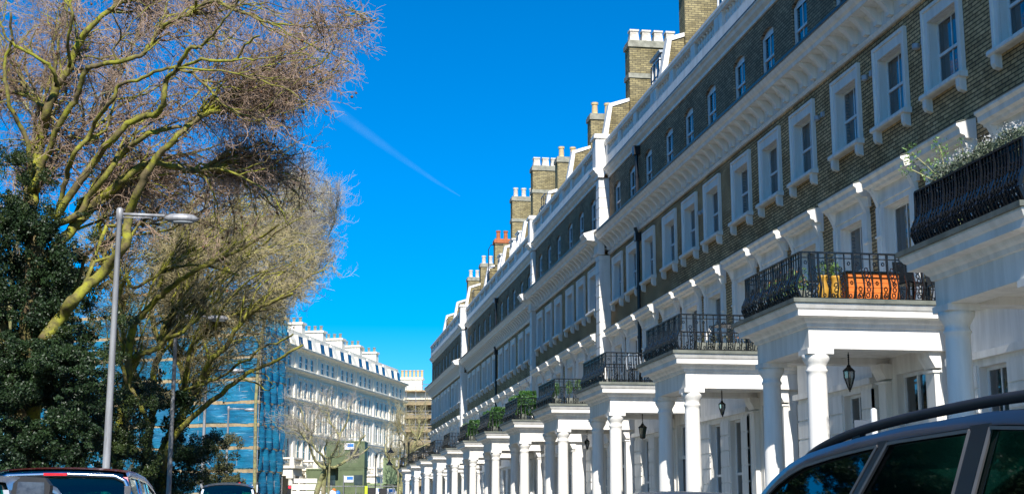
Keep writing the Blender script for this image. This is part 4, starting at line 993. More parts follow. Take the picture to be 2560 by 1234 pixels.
make_tree('pollarded pale plane tree standing before the green site cabins', 'pollarded_tree', tuple(at(790, 1234, 112)[:2]), P1_,
  [([(640, 1180), (650, 1060), (700, 990), (820, 960), (900, 1000), (925, 1080), (900, 1150), (860, 1170), (830, 1120), (740, 1150)][1:9], (108, 116), 75, 0.03)], PALEB, TWIGP, n1=6, n2=3, seed=21, droop=0.5, twlen=1.1, tw_r=0.006)
c7 = lambda pts: [(900+x/8.011, 1080+y/8.011) for x, y in pts]
P2_ = [(c7([(740, 1500), (780, 1234), (840, 1000), (850, 850), (770, 760), (710, 720), (650, 640), (580, 510), (530, 450), (510, 230)]), 134, 134, 12, 4), (c7([(850, 870), (900, 640), (960, 500), (1010, 420), (1080, 230), (1130, 80), (1180, -80), (1200, -250)]), 134, 135, 9, 4), (c7([(1010, 420), (1100, 260), (1200, 60), (1280, -140), (1330, -300)]), 134, 134, 7, 3), (c7([(960, 420), (970, 200), (900, 60), (830, -60), (780, -200)]), 134, 134, 6, 3), (c7([(770, 690), (800, 500), (810, 360)]), 133, 133, 5, 4), (c7([(1030, 400), (1220, 290), (1400, 220)]), 134, 134, 5, 2.5), (c7([(780, 60), (760, -60), (700, -200)]), 133, 133, 4, 2), (c7([(1130, 80), (1020, -60), (980, -260)]), 134, 134, 5, 3)]
make_tree('pollarded pale plane tree at the end of the porches in front of the brown scaffolding', 'pollarded_tree', tuple(at(997, 1234, 134)[:2]), P2_,
  [([(970, 1150), (985, 1040), (1000, 1005), (1060, 1000), (1085, 1060), (1070, 1120), (1030, 1140)], (130, 138), 60, 0.03)], PALEB, TWIG2, n1=6, n2=3, seed=22, droop=0.6, twlen=1.3, tw_r=0.007)

# plane trees nearer than the picture's left edge: they shade the street and mirror in the car windows
_t1 = [o for o in bpy.data.objects if o.name == 'plane_tree'][0]
for (x_, y_, l_, a_) in ((-14.5, 19.0, 'bare plane tree left of the picture edge, well before the mossy one', pi), (-15.0, 33.0, 'bare plane tree left of the picture edge, just before the mossy one', pi), (-20.0, 45.0, 'bare plane tree left of the picture edge, level with the mossy one', 0.0), (-17.5, 26.0, 'bare plane tree left of the picture edge, set back from the kerb', 2.6), (-19.0, 37.0, 'bare plane tree left of the picture edge, set back behind the others', 3.5)):
    c_ = clone(_t1); c_.location = (x_, y_, 0); c_.rotation_euler = (0, 0, a_); c_['label'] = l_

# evergreen masses on the left
def evergreen(name, label, cat, blobs, n, size, mat, zc, stems=None, sy=0.9):
    """blobs: (px, py, r_px, ry_px)"""
    c = []; R = []
    for (x, y, rx, ry) in blobs:
        s = zc/3500
        for q in range(7):
            z_ = zc+random.uniform(-1.1, 1.1); a_ = random.uniform(0, 2*pi); e_ = random.uniform(0.1, 1.25); k_ = random.uniform(0.22, 0.6)
            c.append(at(x+rx*e_*cos(a_), y+ry*e_*sin(a_), z_)); R.append((rx*s*k_*random.uniform(0.8, 1.7), rx*s*sy*k_*1.3, ry*s*k_*random.uniform(0.7, 1.5)))
    c = np.array(c); org = np.array([c[:, 0].mean(), c[:, 1].mean(), 0]); r = thing(name, label, cat, tuple(org))
    leafcloud('crown' if cat == 'tree' else 'foliage', mat, c-org, R, n, size, r, shell=False)
    if stems:
        tb = MB()
        for pts, w in stems: tb.tube([tuple(at(x, y, zc)-org) for x, y in pts], w, 7)
        tb.build('trunk', BARKD, r, smooth=True)
    return r
BARKD = bark('ivy_clad_bark', (0.16, 0.15, 0.05), (0.20, 0.15, 0.09), (0.08, 0.06, 0.035), 0.4, 0.6)
random.seed(31)
B = []
for k in range(150):
    x = random.uniform(-130, 200); y = random.uniform(480, 1000)
    lim = 60+110*max(0, min(1, (y-430)/200))+ (70 if 850 < y < 1050 else 0)
    if x < lim: B.append((x, y, random.uniform(22, 46), random.uniform(22, 44)))
evergreen('ivy_clad_tree', 'tall dark ivy covered tree filling the left edge behind the nearest lamp', 'tree', B, 130000, 0.042, HOLLY, 42.5, [([(62, 1400), (60, 1300), (58, 1150), (40, 1000), (70, 850), (80, 700), (95, 560)], 0.28), ([(40, 1000), (10, 850), (0, 700)], 0.18)])
B = [(random.uniform(-120, 255), random.uniform(860, 1230), random.uniform(26, 44), random.uniform(22, 36)) for k in range(60)]
evergreen('holly_bush', 'wide dark glossy evergreen bush behind the red car', 'bush', B, 90000, 0.040, HOLLY, 40.5)
B = [(random.uniform(90, 250), random.uniform(400, 600), random.uniform(10, 24), random.uniform(12, 26)) for k in range(9)]+[(random.uniform(0, 130), random.uniform(330, 560), random.uniform(14, 30), random.uniform(14, 30)) for k in range(14)]+[(random.uniform(140, 330), random.uniform(760, 900), random.uniform(14, 30), random.uniform(14, 30)) for k in range(14)]
B = [b for b in B if b[1] > 430 or b[0] < 90]
evergreen('ivy', 'yellow green ivy climbing the limbs of the largest mossy plane tree', 'ivy', B, 16000, 0.033, IVYL, 42.2)
B = [(random.uniform(240, 378), random.uniform(980, 1230), random.uniform(20, 36), random.uniform(20, 34)) for k in range(32)]
evergreen('evergreen_shrub', 'dark evergreen shrubs around the trunk bases between the first two street lamps', 'shrub', B, 42000, 0.036, IVYL, 49)
B = [(random.uniform(410, 540), random.uniform(1090, 1230), random.uniform(16, 30), random.uniform(18, 30)) for k in range(20)]+[(450, 1100, 26, 40), (500, 1120, 22, 40)]
evergreen('evergreen_shrub', 'dark mixed shrubs between the second and third street lamps', 'shrub', B, 20000, 0.042, IVYL, 66)
B = [(random.uniform(500, 590), random.uniform(1100, 1230), random.uniform(14, 26), random.uniform(16, 28)) for k in range(18)]
evergreen('brown_shrub', 'reddish brown and green shrub right of the third street lamp', 'shrub', B, 14000, 0.05, SHRUB, 88)
B = [(random.uniform(-120, 470), random.uniform(940, 1230), random.uniform(24, 50), random.uniform(24, 40)) for k in range(44)]+[(random.uniform(-120, 230), random.uniform(600, 950), random.uniform(30, 50), random.uniform(30, 50)) for k in range(34)]
evergreen('park_hedge', 'deep dark hedge filling the gaps behind the left hand tree trunks', 'hedge', B, 80000, 0.07, HOLLY, 60)
B = [(random.uniform(560, 612), random.uniform(1150, 1232), random.uniform(8, 16), random.uniform(10, 18)) for k in range(8)]
evergreen('brown_shrub', 'small shrub at the foot of the two furthest street lamps', 'shrub', B, 2500, 0.09, SHRUB, 112)

_iv = [o for o in bpy.data.objects if o.name == 'ivy_clad_tree'][0]
for k, (x_, y_, sc_) in enumerate([(-12.2, 33, 1.3), (-14.5, 41, 1.5), (-13.6, 47.5, 1.35), (-19, 52, 1.8), (-13.0, 24, 1.4)]):
    c_ = clone(_iv); c_.location = (x_, y_, 0); c_.scale = (sc_, sc_, sc_); c_.rotation_euler = (0, 0, 1.1*k)
    c_['label'] = 'ivy covered tree left of the picture edge, ' + ['second in from the kerb', 'beside the ivy covered tree in view', 'furthest along the kerb', 'deepest in the park', 'nearest the camera'][k]

# ------------------------------------------------------------------ white terrace beyond the bend (faces right)
DW = np.array([0.339, 0.941, 0.0]); P0 = np.array([1.40, 147.0, 0.0]); AW = -atan2(0.339, 0.941)
def far_window(mb, y, z0, z1, hw):        # white architrave
    a = 0.16
    mb.box(0.0, 0.03, y-hw-a, y-hw, z0-0.1, z1+0.15); mb.box(0.0, 0.03, y+hw, y+hw+a, z0-0.1, z1+0.15); mb.box(0.0, 0.12, y-hw-a-0.08, y+hw+a+0.08, z1+0.15, z1+0.33); mb.box(0.0, 0.10, y-hw-a-0.05, y+hw+a+0.05, z0-0.22, z0-0.1)
def far_proto(L=7.0):
    r = thing('white_terraced_house', 'x', 'house')
    rows = [(16.2, 17.45), (13.2, 14.9), (10.0, 12.1), (6.6, 8.9), (1.2, 4.0)]
    cs = [1.7, 3.5, 5.3]; hw = 0.5
    mb = MB(); ops = [(c-hw, c+hw, a, b) for c in cs for a, b in rows]
    wall(mb, L, 0, 18.4, ops, sg=-1, reveal=0.09)
    for y in (0, L): mb.quad((0, y, 0), (0, y, 18.4), (-10, y, 18.4), (-10, y, 0))
    mb.quad((-10, 0, 0), (-10, L, 0), (-10, L, 18.4), (-10, 0, 18.4))
    for c in cs:
        for a, b in rows[:4]: far_window(mb, c, a, b, hw)
    for y in (0.15, L-0.15):
        mb.box(0, 0.14, y-0.14, y+0.14, 6.2, 18.0)
    mb.build('wall', CREAM, r)
    c = MB()
    for z, pr in ((18.15, 0.65), (15.9, 0.60), (12.95, 0.35), (9.6, 0.40)):
        c.extr_y([(0, z-0.45), (0.10, z-0.45), (pr*0.4, z-0.25), (pr*0.9, z-0.18), (pr, z-0.05), (pr, z), (0, z+0.08)], 0, L)
    cc = c.build('cornice', CREAM, r)
    for cx in cs:
        for a, b in rows:
            f_ = MB(); f_.box(-0.085, -0.06, cx-hw, cx-hw+0.07, a, b); f_.box(-0.085, -0.06, cx+hw-0.07, cx+hw, a, b); f_.box(-0.085, -0.06, cx-hw+0.07, cx+hw-0.07, (a+b)/2-0.04, (a+b)/2+0.04); f_.box(-0.085, -0.06, cx-hw+0.07, cx+hw-0.07, b-0.08, b)
            w_ = f_.build('window', WHITE2, r); MB().quad((-0.075, cx-hw, a), (-0.075, cx+hw, a), (-0.075, cx+hw, b), (-0.075, cx-hw, b)).build('pane', NAVYG, w_)
    m_ = MB(); m_.quad((-0.35, 0, 18.1), (-0.35, L, 18.1), (-1.0, L, 19.7), (-1.0, 0, 19.7)); m_.quad((-1.1, 0, 20.0), (-1.1, L, 20.0), (-8, L, 20.5), (-8, 0, 20.5)); m_.quad((-8, 0, 20.5), (-8, L, 20.5), (-10, L, 18.1), (-10, 0, 18.1)); ro = m_.build('mansard_roof', SLATE, r)
    k = MB(); k.box(-1.5, -0.85, 0, L, 19.62, 20.1); k.extr_y([(-0.02, 18.1), (-0.75, 19.95), (-3.5, 20.45), (-3.5, 18.1)], -0.45, 0.95); k.box(-0.4, 0.1, 0, L, 18.1, 18.35); k.build('coping', CREAM, r)
    for y in (1.7, 4.5):
        d = MB(); d.extr_y([(-0.22, 18.35), (-0.40, 19.6), (-1.4, 19.6), (-1.4, 18.35)], y, y+1.5); do = d.build('dormer', CREAM, r)
        MB().quad((-0.215, y+0.14, 18.45), (-0.215, y+1.36, 18.45), (-0.37, y+1.36, 19.5), (-0.37, y+0.14, 19.5)).build('pane', NAVYG, do)
    s = MB(); s.box(-4.6, -1.7, -0.45, 0.65, 18.0, 21.4); s.box(-4.75, -1.58, -0.6, 0.8, 21.4, 21.62); ch = s.build('chimney_stack', CREAM, r)
    p = MB().lathe((0, 0, 0), [(0.2, 0), (0.17, 0.08), (0.16, 0.5), (0.21, 0.53), (0.21, 0.6)], 10)
    p0 = p.build('chimney_pot', STONE, ch, loc=(-2.1, 0.1, 21.62))
    for i in range(1, 4): q = p0.copy(); COL.objects.link(q); q.location = (-2.1-0.72*i, 0.1, 21.62)
    # porch with balustraded top
    e = MB(); a, b = 0.25, 2.9
    e.box(0, 2.5, a, b, 5.05, 5.75); e.box(-0.01, 2.75, a-0.2, b+0.2, 5.75, 6.0); e.box(0, 2.6, a-0.02, b+0.02, 6.62, 6.78)
    for y in (a+0.2, b-0.2): e.box(2.2, 2.58, y-0.2, y+0.2, 6.0, 6.62)
    n = 6
    for i in range(n): y = a+0.5+i*(b-a-1)/(n-1); e.lathe((2.4, y, 6.0), [(0.07, 0), (0.05, 0.1), (0.09, 0.25), (0.05, 0.45), (0.08, 0.62)], 6)
    po = e.build('portico', CREAM, r)
    cl = MB(); cl.lathe((0, 0, 0), [(0.3, 0.1), (0.26, 0.3), (0.22, 4.6), (0.3, 4.8)], 14); cl.box(-0.34, 0.34, -0.34, 0.34, 4.8, 5.05)
    c0 = cl.build('column', CREAM, po, loc=(2.2, a+0.3, 0))
    q = c0.copy(); COL.objects.link(q); q.location = (2.2, b-0.3, 0)
    bb = MB(); bb.box(0, 1.3, 3.3, 6.8, 0, 5.4); bb.box(0, 1.4, 3.2, 6.9, 5.4, 5.6); bb.build('bay', CREAM, r)
    # giant pilasters between the tall windows
    for y in (0.25, 2.55, 4.45, 6.75): MB().lathe((0.0, y, 6.3), [(0.2, 0), (0.16, 0.2), (0.14, 2.8), (0.2, 3.1)], 8).build('half_column', CREAM, r)
    return r
WL = ['white house nearest the blue scaffold netting', 'second white terraced house from the blue netting', 'third white terraced house from the blue netting', 'fourth white terraced house, middle of the white row', 'fifth white terraced house, third from the far end', 'white terraced house, second from the far end of the row', 'white terraced house at the far end of the white row']
fp = far_proto()
for i in range(7):
    r = fp if i == 0 else clone(fp)
    s = -10.6+7.0*i
    r.location = tuple(P0+DW*s); r.rotation_euler = (0, 0, AW); r['label'] = WL[i]; r['group'] = 'white stucco terraced houses beyond the bend'

# ------------------------------------------------------------------ scaffolded building wrapped in blue netting
cn = at(640, 1234, 128)      # the corner nearest the road
cor = np.array([cn[0], cn[1], 0]); r = thing('scaffolded_building', 'building hidden behind scaffolding and torn blue netting, orange chimney pots on top', 'building', tuple(cor), AW-radians(5))
# local axes: +y away along its street side, -x to the left (front faces camera)
mb = MB()
W_, DD, TOP = 24.0, 5.6, 19.6
ops = [(1.2+2.6*k, 2.3+2.6*k, z, z+1.9) for k in range(8) for z in (1.5, 5.0, 8.5, 12.0, 15.4)]
fr = MB(); wall(fr, W_, 0, TOP, ops, sg=-1, reveal=0.3)
# rotate the front wall so it faces -y
mb.add([(-1.6-y, 1.5-x, z) for x, y, z in fr.v], fr.f)
mb.box(-W_-1.6, -1.6, 1.85, DD, 0, TOP); mb.box(-W_-1.8, -1.4, 1.2, DD, TOP, TOP+0.5); mb.box(-W_-1.8, -1.4, 1.2, DD, 15.0, 15.25) if False else None
mb.build('wall', CREAM, r)
for k in range(2):
    s = MB(); x = -4.6-k*9.5; s.box(x-3.4, x, 3.5, 4.5, TOP, TOP+2.2); s.box(x-3.5, x+0.1, 3.4, 4.6, TOP+2.2, TOP+2.45); ch = s.build('chimney_stack', CREAM, r)
    p = MB().lathe((0, 0, 0), [(0.17, 0), (0.15, 0.75), (0.2, 0.8), (0.2, 0.9)], 8); p0 = p.build('chimney_pot', TERRA, ch, loc=(x-0.3, 4, TOP+2.45))
    for i in range(1, 7): q = p0.copy(); COL.objects.link(q); q.location = (x-0.3-0.47*i, 4, TOP+2.45)
LIFT = [2.1*k+1.1 for k in range(10)]
po = MB()
for k in range(13):
    x = -k*2.05
    for yy in (0, 1.2): po.tube([(x, yy, 0), (x, yy, 20.2)], 0.035, 5)
for k in range(6):
    y = 1.2+k*0.85
    for xx in (0.0, -1.2): po.tube([(xx, y, 0), (xx, y, 20.2)], 0.035, 5)
for z in LIFT:
    for dz in (0.5, 1.05): po.tube([(0.15, 0, z+dz), (-W_-0.6, 0, z+dz)], 0.028, 4); po.tube([(0.0, -0.1, z+dz), (0.0, DD, z+dz)], 0.028, 4)
for k in range(0, 11, 2): po.tube([(-k*2.05, -0.04, 1+2.1*(k % 3)), (-(k+2)*2.05, -0.04, 5.2+2.1*(k % 3))], 0.028, 4)
po.build('scaffold_poles', GALV, r)
pl = MB()
for z in LIFT: pl.box(-W_-0.6, 0.1, -0.02, 1.25, z-0.05, z+0.02); pl.box(-W_-0.6, 0.12, -0.09, -0.05, z-0.12, z+0.20); pl.box(-1.25, 0.06, 1.25, DD, z-0.05, z+0.02); pl.box(0.065, 0.10, -0.05, DD, z-0.1, z+0.10)
pl.build('scaffold_boards', PLANK, r)
def drape(mb, a, b, z0, z1, n=26, m=5, amp=0.10, seed=0):
    rn = random.Random(seed); a = Vector(a); b = Vector(b); d = b-a; nn = Vector((d.y, -d.x, 0)).normalized(); vs = []
    ph = rn.uniform(0, 6)
    for j in range(m+1):
        v = j/m
        for i in range(n+1):
            u = i/n; off = amp*sin(u*n*0.9+ph+v*1.5)*(0.4+sin(pi*v))+rn.uniform(-0.03, 0.03)
            sag = 0.10*sin(u*pi*5+ph)*(1-v)
            p = a+d*u+nn*(off+0.12); vs.append((p.x, p.y, z0+(z1-z0)*v+sag))
    mb.add(vs, [(j*(n+1)+i, j*(n+1)+i+1, (j+1)*(n+1)+i+1, (j+1)*(n+1)+i) for j in range(m) for i in range(n)])
net = MB()
for k, z in enumerate(LIFT):
    drape(net, (-W_-0.6, 0.02, 0), (-0.02, 0.02, 0), z+0.22, z+2.02, n=60, seed=k)
    net2 = drape(net, (0.02, 0.0, 0), (0.02, DD-0.5, 0), z+(0.05 if k else -0.9), z+2.08, n=24, amp=0.16, seed=k+50)
tag(net.build('netting', NET, r, smooth=True), label='translucent blue debris netting')
MB().box(-0.35, 0.25, -0.22, -0.2, 3.4, 4.1).build('notice_board', WHITE2, r)

# ------------------------------------------------------------------ brown scaffolded building closing the view
cb = at(1000, 1234, 215); r = thing('end_building', 'distant building in bare scaffolding with a pale chimney stack at the end of the street', 'building', (cb[0], cb[1], 0), radians(-12))
mb = MB(); ops = [(0.8+2.3*k, 1.9+2.3*k, z, z+2.0) for k in range(5) for z in (2, 5.6, 9.2, 12.8, 16.2)]
fr = MB(); wall(fr, 13, 0, 19, ops, sg=-1, reveal=0.3); mb.add([(13-y, -x, z) for x, y, z in fr.v], fr.f); mb.box(0, 13, 0.4, 12, 0, 19); mb.build('wall', BROWNB, r)
s = MB(); s.box(-0.5, 3.0, 1.5, 3.0, 18, 22.3); s.box(-0.7, 3.2, 1.3, 3.2, 22.3, 22.6); s.box(-1, 13.5, -0.3, 12, 19, 19.6); s.box(-0.3, 7, -0.32, 6, 19.6, 20.3); ch = s.build('chimney_stack', CREAM, r)
p0 = MB().lathe((0, 0, 0), [(0.22, 0), (0.2, 1.0), (0.26, 1.05), (0.26, 1.2)], 8).build('chimney_pot', POTY, ch, loc=(-0.2, 2.2, 22.6))
for i in range(1, 6): q = p0.copy(); COL.objects.link(q); q.location = (-0.2+0.62*i, 2.2, 22.6)
po = MB(); pl = MB()
for k in range(10): po.tube([(-0.6+k*1.5, -1.3, 0), (-0.6+k*1.5, -1.3, 21)], 0.05, 4)
for k in range(10): z = 1.8+2.05*k; po.tube([(-1, -1.35, z+1), (14, -1.35, z+1)], 0.045, 4); po.tube([(-1, -1.35, z+0.5), (14, -1.35, z+0.5)], 0.045, 4); pl.box(-1, 14, -1.4, -0.2, z-0.12, z+0.12)
po.build('scaffold_poles', GALV, r); pl.build('scaffold_boards', PLANK, r)
mb = MB(); mb.tube([(7, 1, 20), (7, 1, 24)], 0.05, 4); mb.tube([(10, 1, 20), (10, 1, 23.5)], 0.05, 4); mb.tube([(5, 1, 22.5), (12, 1, 22.8)], 0.05, 4); mb.tube([(5, 1, 21.4), (12, 1, 24)], 0.05, 4); mb.build('roof_scaffold', GALV, r)

# ------------------------------------------------------------------ site cabins, hoarding and other small things at the end of the street
def cabin(px0, px1, depth, z0, label, signs=(), door=False, yaw=-10, ht=2.55, paint=None):
    GREENC = paint or MATS['shaded_green_cabin_paint']
    a = at(px0, 1234, depth); b = at(px1, 1234, depth); L = abs(b[0]-a[0])*1.02
    r = thing('site_cabin', label, 'site cabin', (a[0], a[1], z0), radians(yaw), 'green site cabins stacked in the road')
    mb = MB(); D_ = 2.6
    prof = []; n = int(L/0.28); 
    for i in range(n): x0 = i*L/n; mb.box(x0, x0+L/n*0.55, -0.03, 0.0, 0.18, ht-0.15)
    mb.box(0, L, 0.0, D_, 0, ht); mb.build('shell', GREENC, r)
    f_ = MB(); f_.box(-0.05, L+0.05, -0.07, D_+0.05, ht-0.14, ht+0.02); f_.box(-0.05, L+0.05, -0.07, D_+0.05, 0.0, 0.15)
    for x in (-0.05, L-0.1): f_.box(x, x+0.15, -0.075, 0.05, 0.15, ht-0.14)
    f_.build('frame', GREENC, r)
    w_ = MB(); w_.box(L*0.62, L*0.62+0.9, -0.06, -0.035, 0.95, 1.9); w_.build('window', NAVYG, r)
    if door: MB().box(L*0.12, L*0.12+0.85, -0.06, -0.035, 0.16, 2.1).build('door', GREENC, r)
    for (x, z) in signs:
        so = MB().box(x, x+0.95, -0.10, -0.08, z, z+0.62).build('sign', WHITE2, r); MB().box(x+0.3, x+0.9, -0.112, -0.102, z+0.25, z+0.55).build('blue_panel', BLUESIGN, so)
    return r
cabin(815, 908, 136, 5.9, 'green site cabin on the upper tier behind the pollarded tree', [(1.7, 1.75)])
cabin(765, 845, 137.5, 3.3, 'green site cabin on the lower tier, left end, beside the white porch')
cabin(846, 908, 136, 3.3, 'green site cabin on the lower tier under the upper one', [(0.5, 1.2)])
cabin(908, 957, 139, 1.9, 'low green site cabin behind the black ornate lamp', [(1.2, 1.5)], paint=GREENL)
cabin(958, 1010, 139, 4.4, 'sunlit green site cabin on top at the right end of the stack', [(1.2, 1.75)], paint=GREENL)
cabin(958, 1010, 138.5, 1.75, 'green site cabin with blue notices at lower right of the stack', [(0.25, 1.6), (1.2, 1.35)], door=True)
r = thing('gantry', 'scaffold gantry and pole fence carrying the site cabins', 'scaffold', (at(765, 1234, 135)[0], at(765, 1234, 135)[1], 0), radians(-9))
mb = MB()
for k in range(9): mb.tube([(k*1.2, 0, 0), (k*1.2, 0, 5.2 if k % 3 == 0 else 4.2)], 0.04, 4)
for z in (1.7, 2.5, 3.3, 4.1): mb.tube([(-1.5, -0.05, z), (9.6, -0.05, z)], 0.035, 4)
mb.build('poles', GALV, r); MB().box(-1, 9.6, 0.1, 3, 3.0, 3.2).build('deck', PLANK, r); MB().box(-2.5, 9.6, -0.2, -0.14, 0, 2.1).build('fence_panel', TIMB, r)
r = thing('hoarding', 'white and cream boards stacked like a hoarding behind the pollarded tree trunk', 'hoarding', (at(728, 1234, 126)[0], at(728, 1234, 126)[1], 0), radians(-9))
mb = MB(); mb.box(0, 3.0, 0, 0.1, 2.6, 3.5); mb.box(0.1, 2.7, -0.03, 0.07, 3.6, 4.1); mb.box(0.2, 2.3, 0, 0.1, 4.2, 4.6); mb.build('boards', CREAM, r); MB().box(-0.1, 3.1, 0.03, 0.12, 2.3, 2.55).build('timber_rail', TIMB, r)
r = thing('rubble_bags', 'grey and white bags heaped beside the tree trunk with an orange patch', 'bags', (at(818, 1234, 127)[0], at(818, 1234, 127)[1], 0), 0)
random.seed(5)
for k, (x, z, rr, mt) in enumerate([(0, 2.9, .45, LEADL), (0.5, 3.2, .4, WHITE2), (0.85, 2.8, .42, WHITE2), (0.6, 3.55, .2, ORANGE), (0.95, 3.3, .25, BLUESIGN)]):
    MB().lathe((x, 0, z), [(rr*0.3, -rr), (rr*0.9, -rr*0.6), (rr, 0), (rr*0.8, rr*0.6), (rr*0.3, rr)], 9).build('bag', mt, r)
r2 = MB().box(-0.6, 1.5, -0.4, 0.6, 0, 2.45).build('pallet', TIMB, r)
def black_lamp(px, py, depth, hgt_px_top, side, label):
    base = at(px, 1234, depth); top = at(px, hgt_px_top, depth); hz = top[2]
    r = thing('ornate_street_lamp', label, 'street lamp', (base[0], base[1], 0), 0, 'black swan neck lamps')
    mb = MB(); mb.lathe((0, 0, 0), [(0.14, 0), (0.10, 1.2), (0.06, 1.3), (0.045, hz)], 8); mb.lathe((0, 0, hz), [(0.07, -0.1), (0.07, 0.1), (0.0, 0.25)], 8); mb.build('pole', IRON, r)
    a = MB(); R = 0.62; a.tube([(side*(R-R*cos(t)), 0, hz-0.9+0.9*min(1, t*2)+R*0.75*sin(t)) for t in [k*pi/10 for k in range(11)]]+[(side*2*R, 0, hz-0.25)], 0.028, 6); a.build('arm', IRON, r)
    h = MB(); h.lathe((side*2*R, 0, hz-0.25), [(0.06, 0), (0.07, -0.15), (0.15, -0.22), (0.30, -0.40), (0.33, -0.48), (0.05, -0.5)], 12); h.build('lamp_head', IRON, r)
black_lamp(938, 0, 126, 1140, 1, 'black swan neck lamp arching right over the low green cabin')
black_lamp(1009, 0, 128, 1110, -1, 'black swan neck lamp arching left before the white terrace end')
black_lamp(1020, 0, 119, 1108, 1, 'black swan neck lamp arching right beside the last porches')
def signal(px, py, depth, label):
    c = at(px, py, depth); r = thing('traffic_light', label, 'traffic light', (c[0], c[1], 0), 0, 'traffic lights on red')
    MB().lathe((0, 0, 0), [(0.05, 0), (0.05, c[2]-0.9)], 8).build('pole', IRON, r)
    MB().box(-0.13, 0.13, 0.0, 0.2, c[2]-0.9, c[2]+0.16).build('housing', RUBBER, r)
    m_, t_, p_ = nodes_of('red_signal_light'); p_.inputs['Base Color'].default_value = (0.8, 0.01, 0.02, 1); p_.inputs['Emission Color'].default_value = (1, 0.02, 0.05, 1); p_.inputs['Emission Strength'].default_value = 1.6
    for k, mt in ((0, m_), (1, RUBBER), (2, RUBBER)):
        b = MB(); b.lathe((0, 0, 0), [(0.02, -0.03), (0.10, 0.0), (0.10, 0.02)], 12); o = b.build('red_light' if k == 0 else 'unlit_light', mt, r); o.location = (0, -0.01, c[2]-0.33*k+0.02); o.rotation_euler = (pi/2, 0, 0)
signal(724, 1217, 105, 'red traffic light in front of the white porch'); signal(598, 1212, 60, 'red traffic light behind the grey van roof')
r = thing('road_works_sign', 'yellow green upright panel right of the grey van', 'sign', tuple(at(633, 1240, 62)[:2])+(0,), 0)
MB().box(-0.16, 0.12, 0, 0.03, 1.4, 2.15).build('panel', HIVIS, r); MB().box(-0.03, 0.03, 0.03, 0.08, 0, 2.1).build('post', GALV, r)
r = thing('machine', 'pair of dark grey upright machine parts behind yellow at the foot of the black lamp', 'machine', tuple(at(940, 1240, 124)[:2])+(0,), 0)
MB().box(-0.75, -0.1, 0, 0.8, 2.0, 3.75).build('left_tank', RUBBER, r); MB().box(0.3, 0.95, 0, 0.8, 2.0, 3.7).build('right_tank', RUBBER, r); MB().box(-1.0, -0.76, 0, 0.8, 1.8, 3.9).build('guard', HIVIS, r); MB().box(-1.0, 1.1, 0, 2, 0, 2.0).build('base', RUBBER, r)

# ------------------------------------------------------------------ vehicles
def wheel_set(r, pts, R=0.34, wd=0.22):
    w = MB()
    prof = [(R-0.10, -wd/2), (R-0.02, -wd/2), (R, -wd/4), (R, wd/4), (R-0.02, wd/2), (R-0.10, wd/2)]
    n = 24; vs = []; fs = []
    for rr, x in prof:
        for i in range(n): a = 2*pi*i/n; vs.append((x, rr*cos(a), rr*sin(a)))
    for k in range(len(prof)-1):
        for i in range(n): j = (i+1) % n; fs.append((k*n+i, k*n+j, (k+1)*n+j, (k+1)*n+i))
    w.add(vs, fs); 
    rim = MB(); vs = []
    for k in range(5):
        a = 2*pi*k/5; rim.bar((0, 0, 0), (0, (R-0.09)*cos(a), (R-0.09)*sin(a)), wd*0.6, 0.06)
    for i in range(20): a = 2*pi*i/20; b = 2*pi*(i+1)/20; rim.bar((0, (R-0.09)*cos(a), (R-0.09)*sin(a)), (0, (R-0.09)*cos(b), (R-0.09)*sin(b)), wd*0.8, 0.03)
    w0 = w.build('wheel', RUBBER, r, smooth=True, loc=pts[0]); r0 = rim.build('rim', GALV, w0)
    for p in pts[1:]:
        c = clone(w0, r); c.location = p
def interp(tab, y):
    for (a, va), (b, vb) in zip(tab[:-1], tab[1:]):
        if y <= b: t = (y-a)/(b-a); return va+(vb-va)*max(0, t)
    return tab[-1][1]
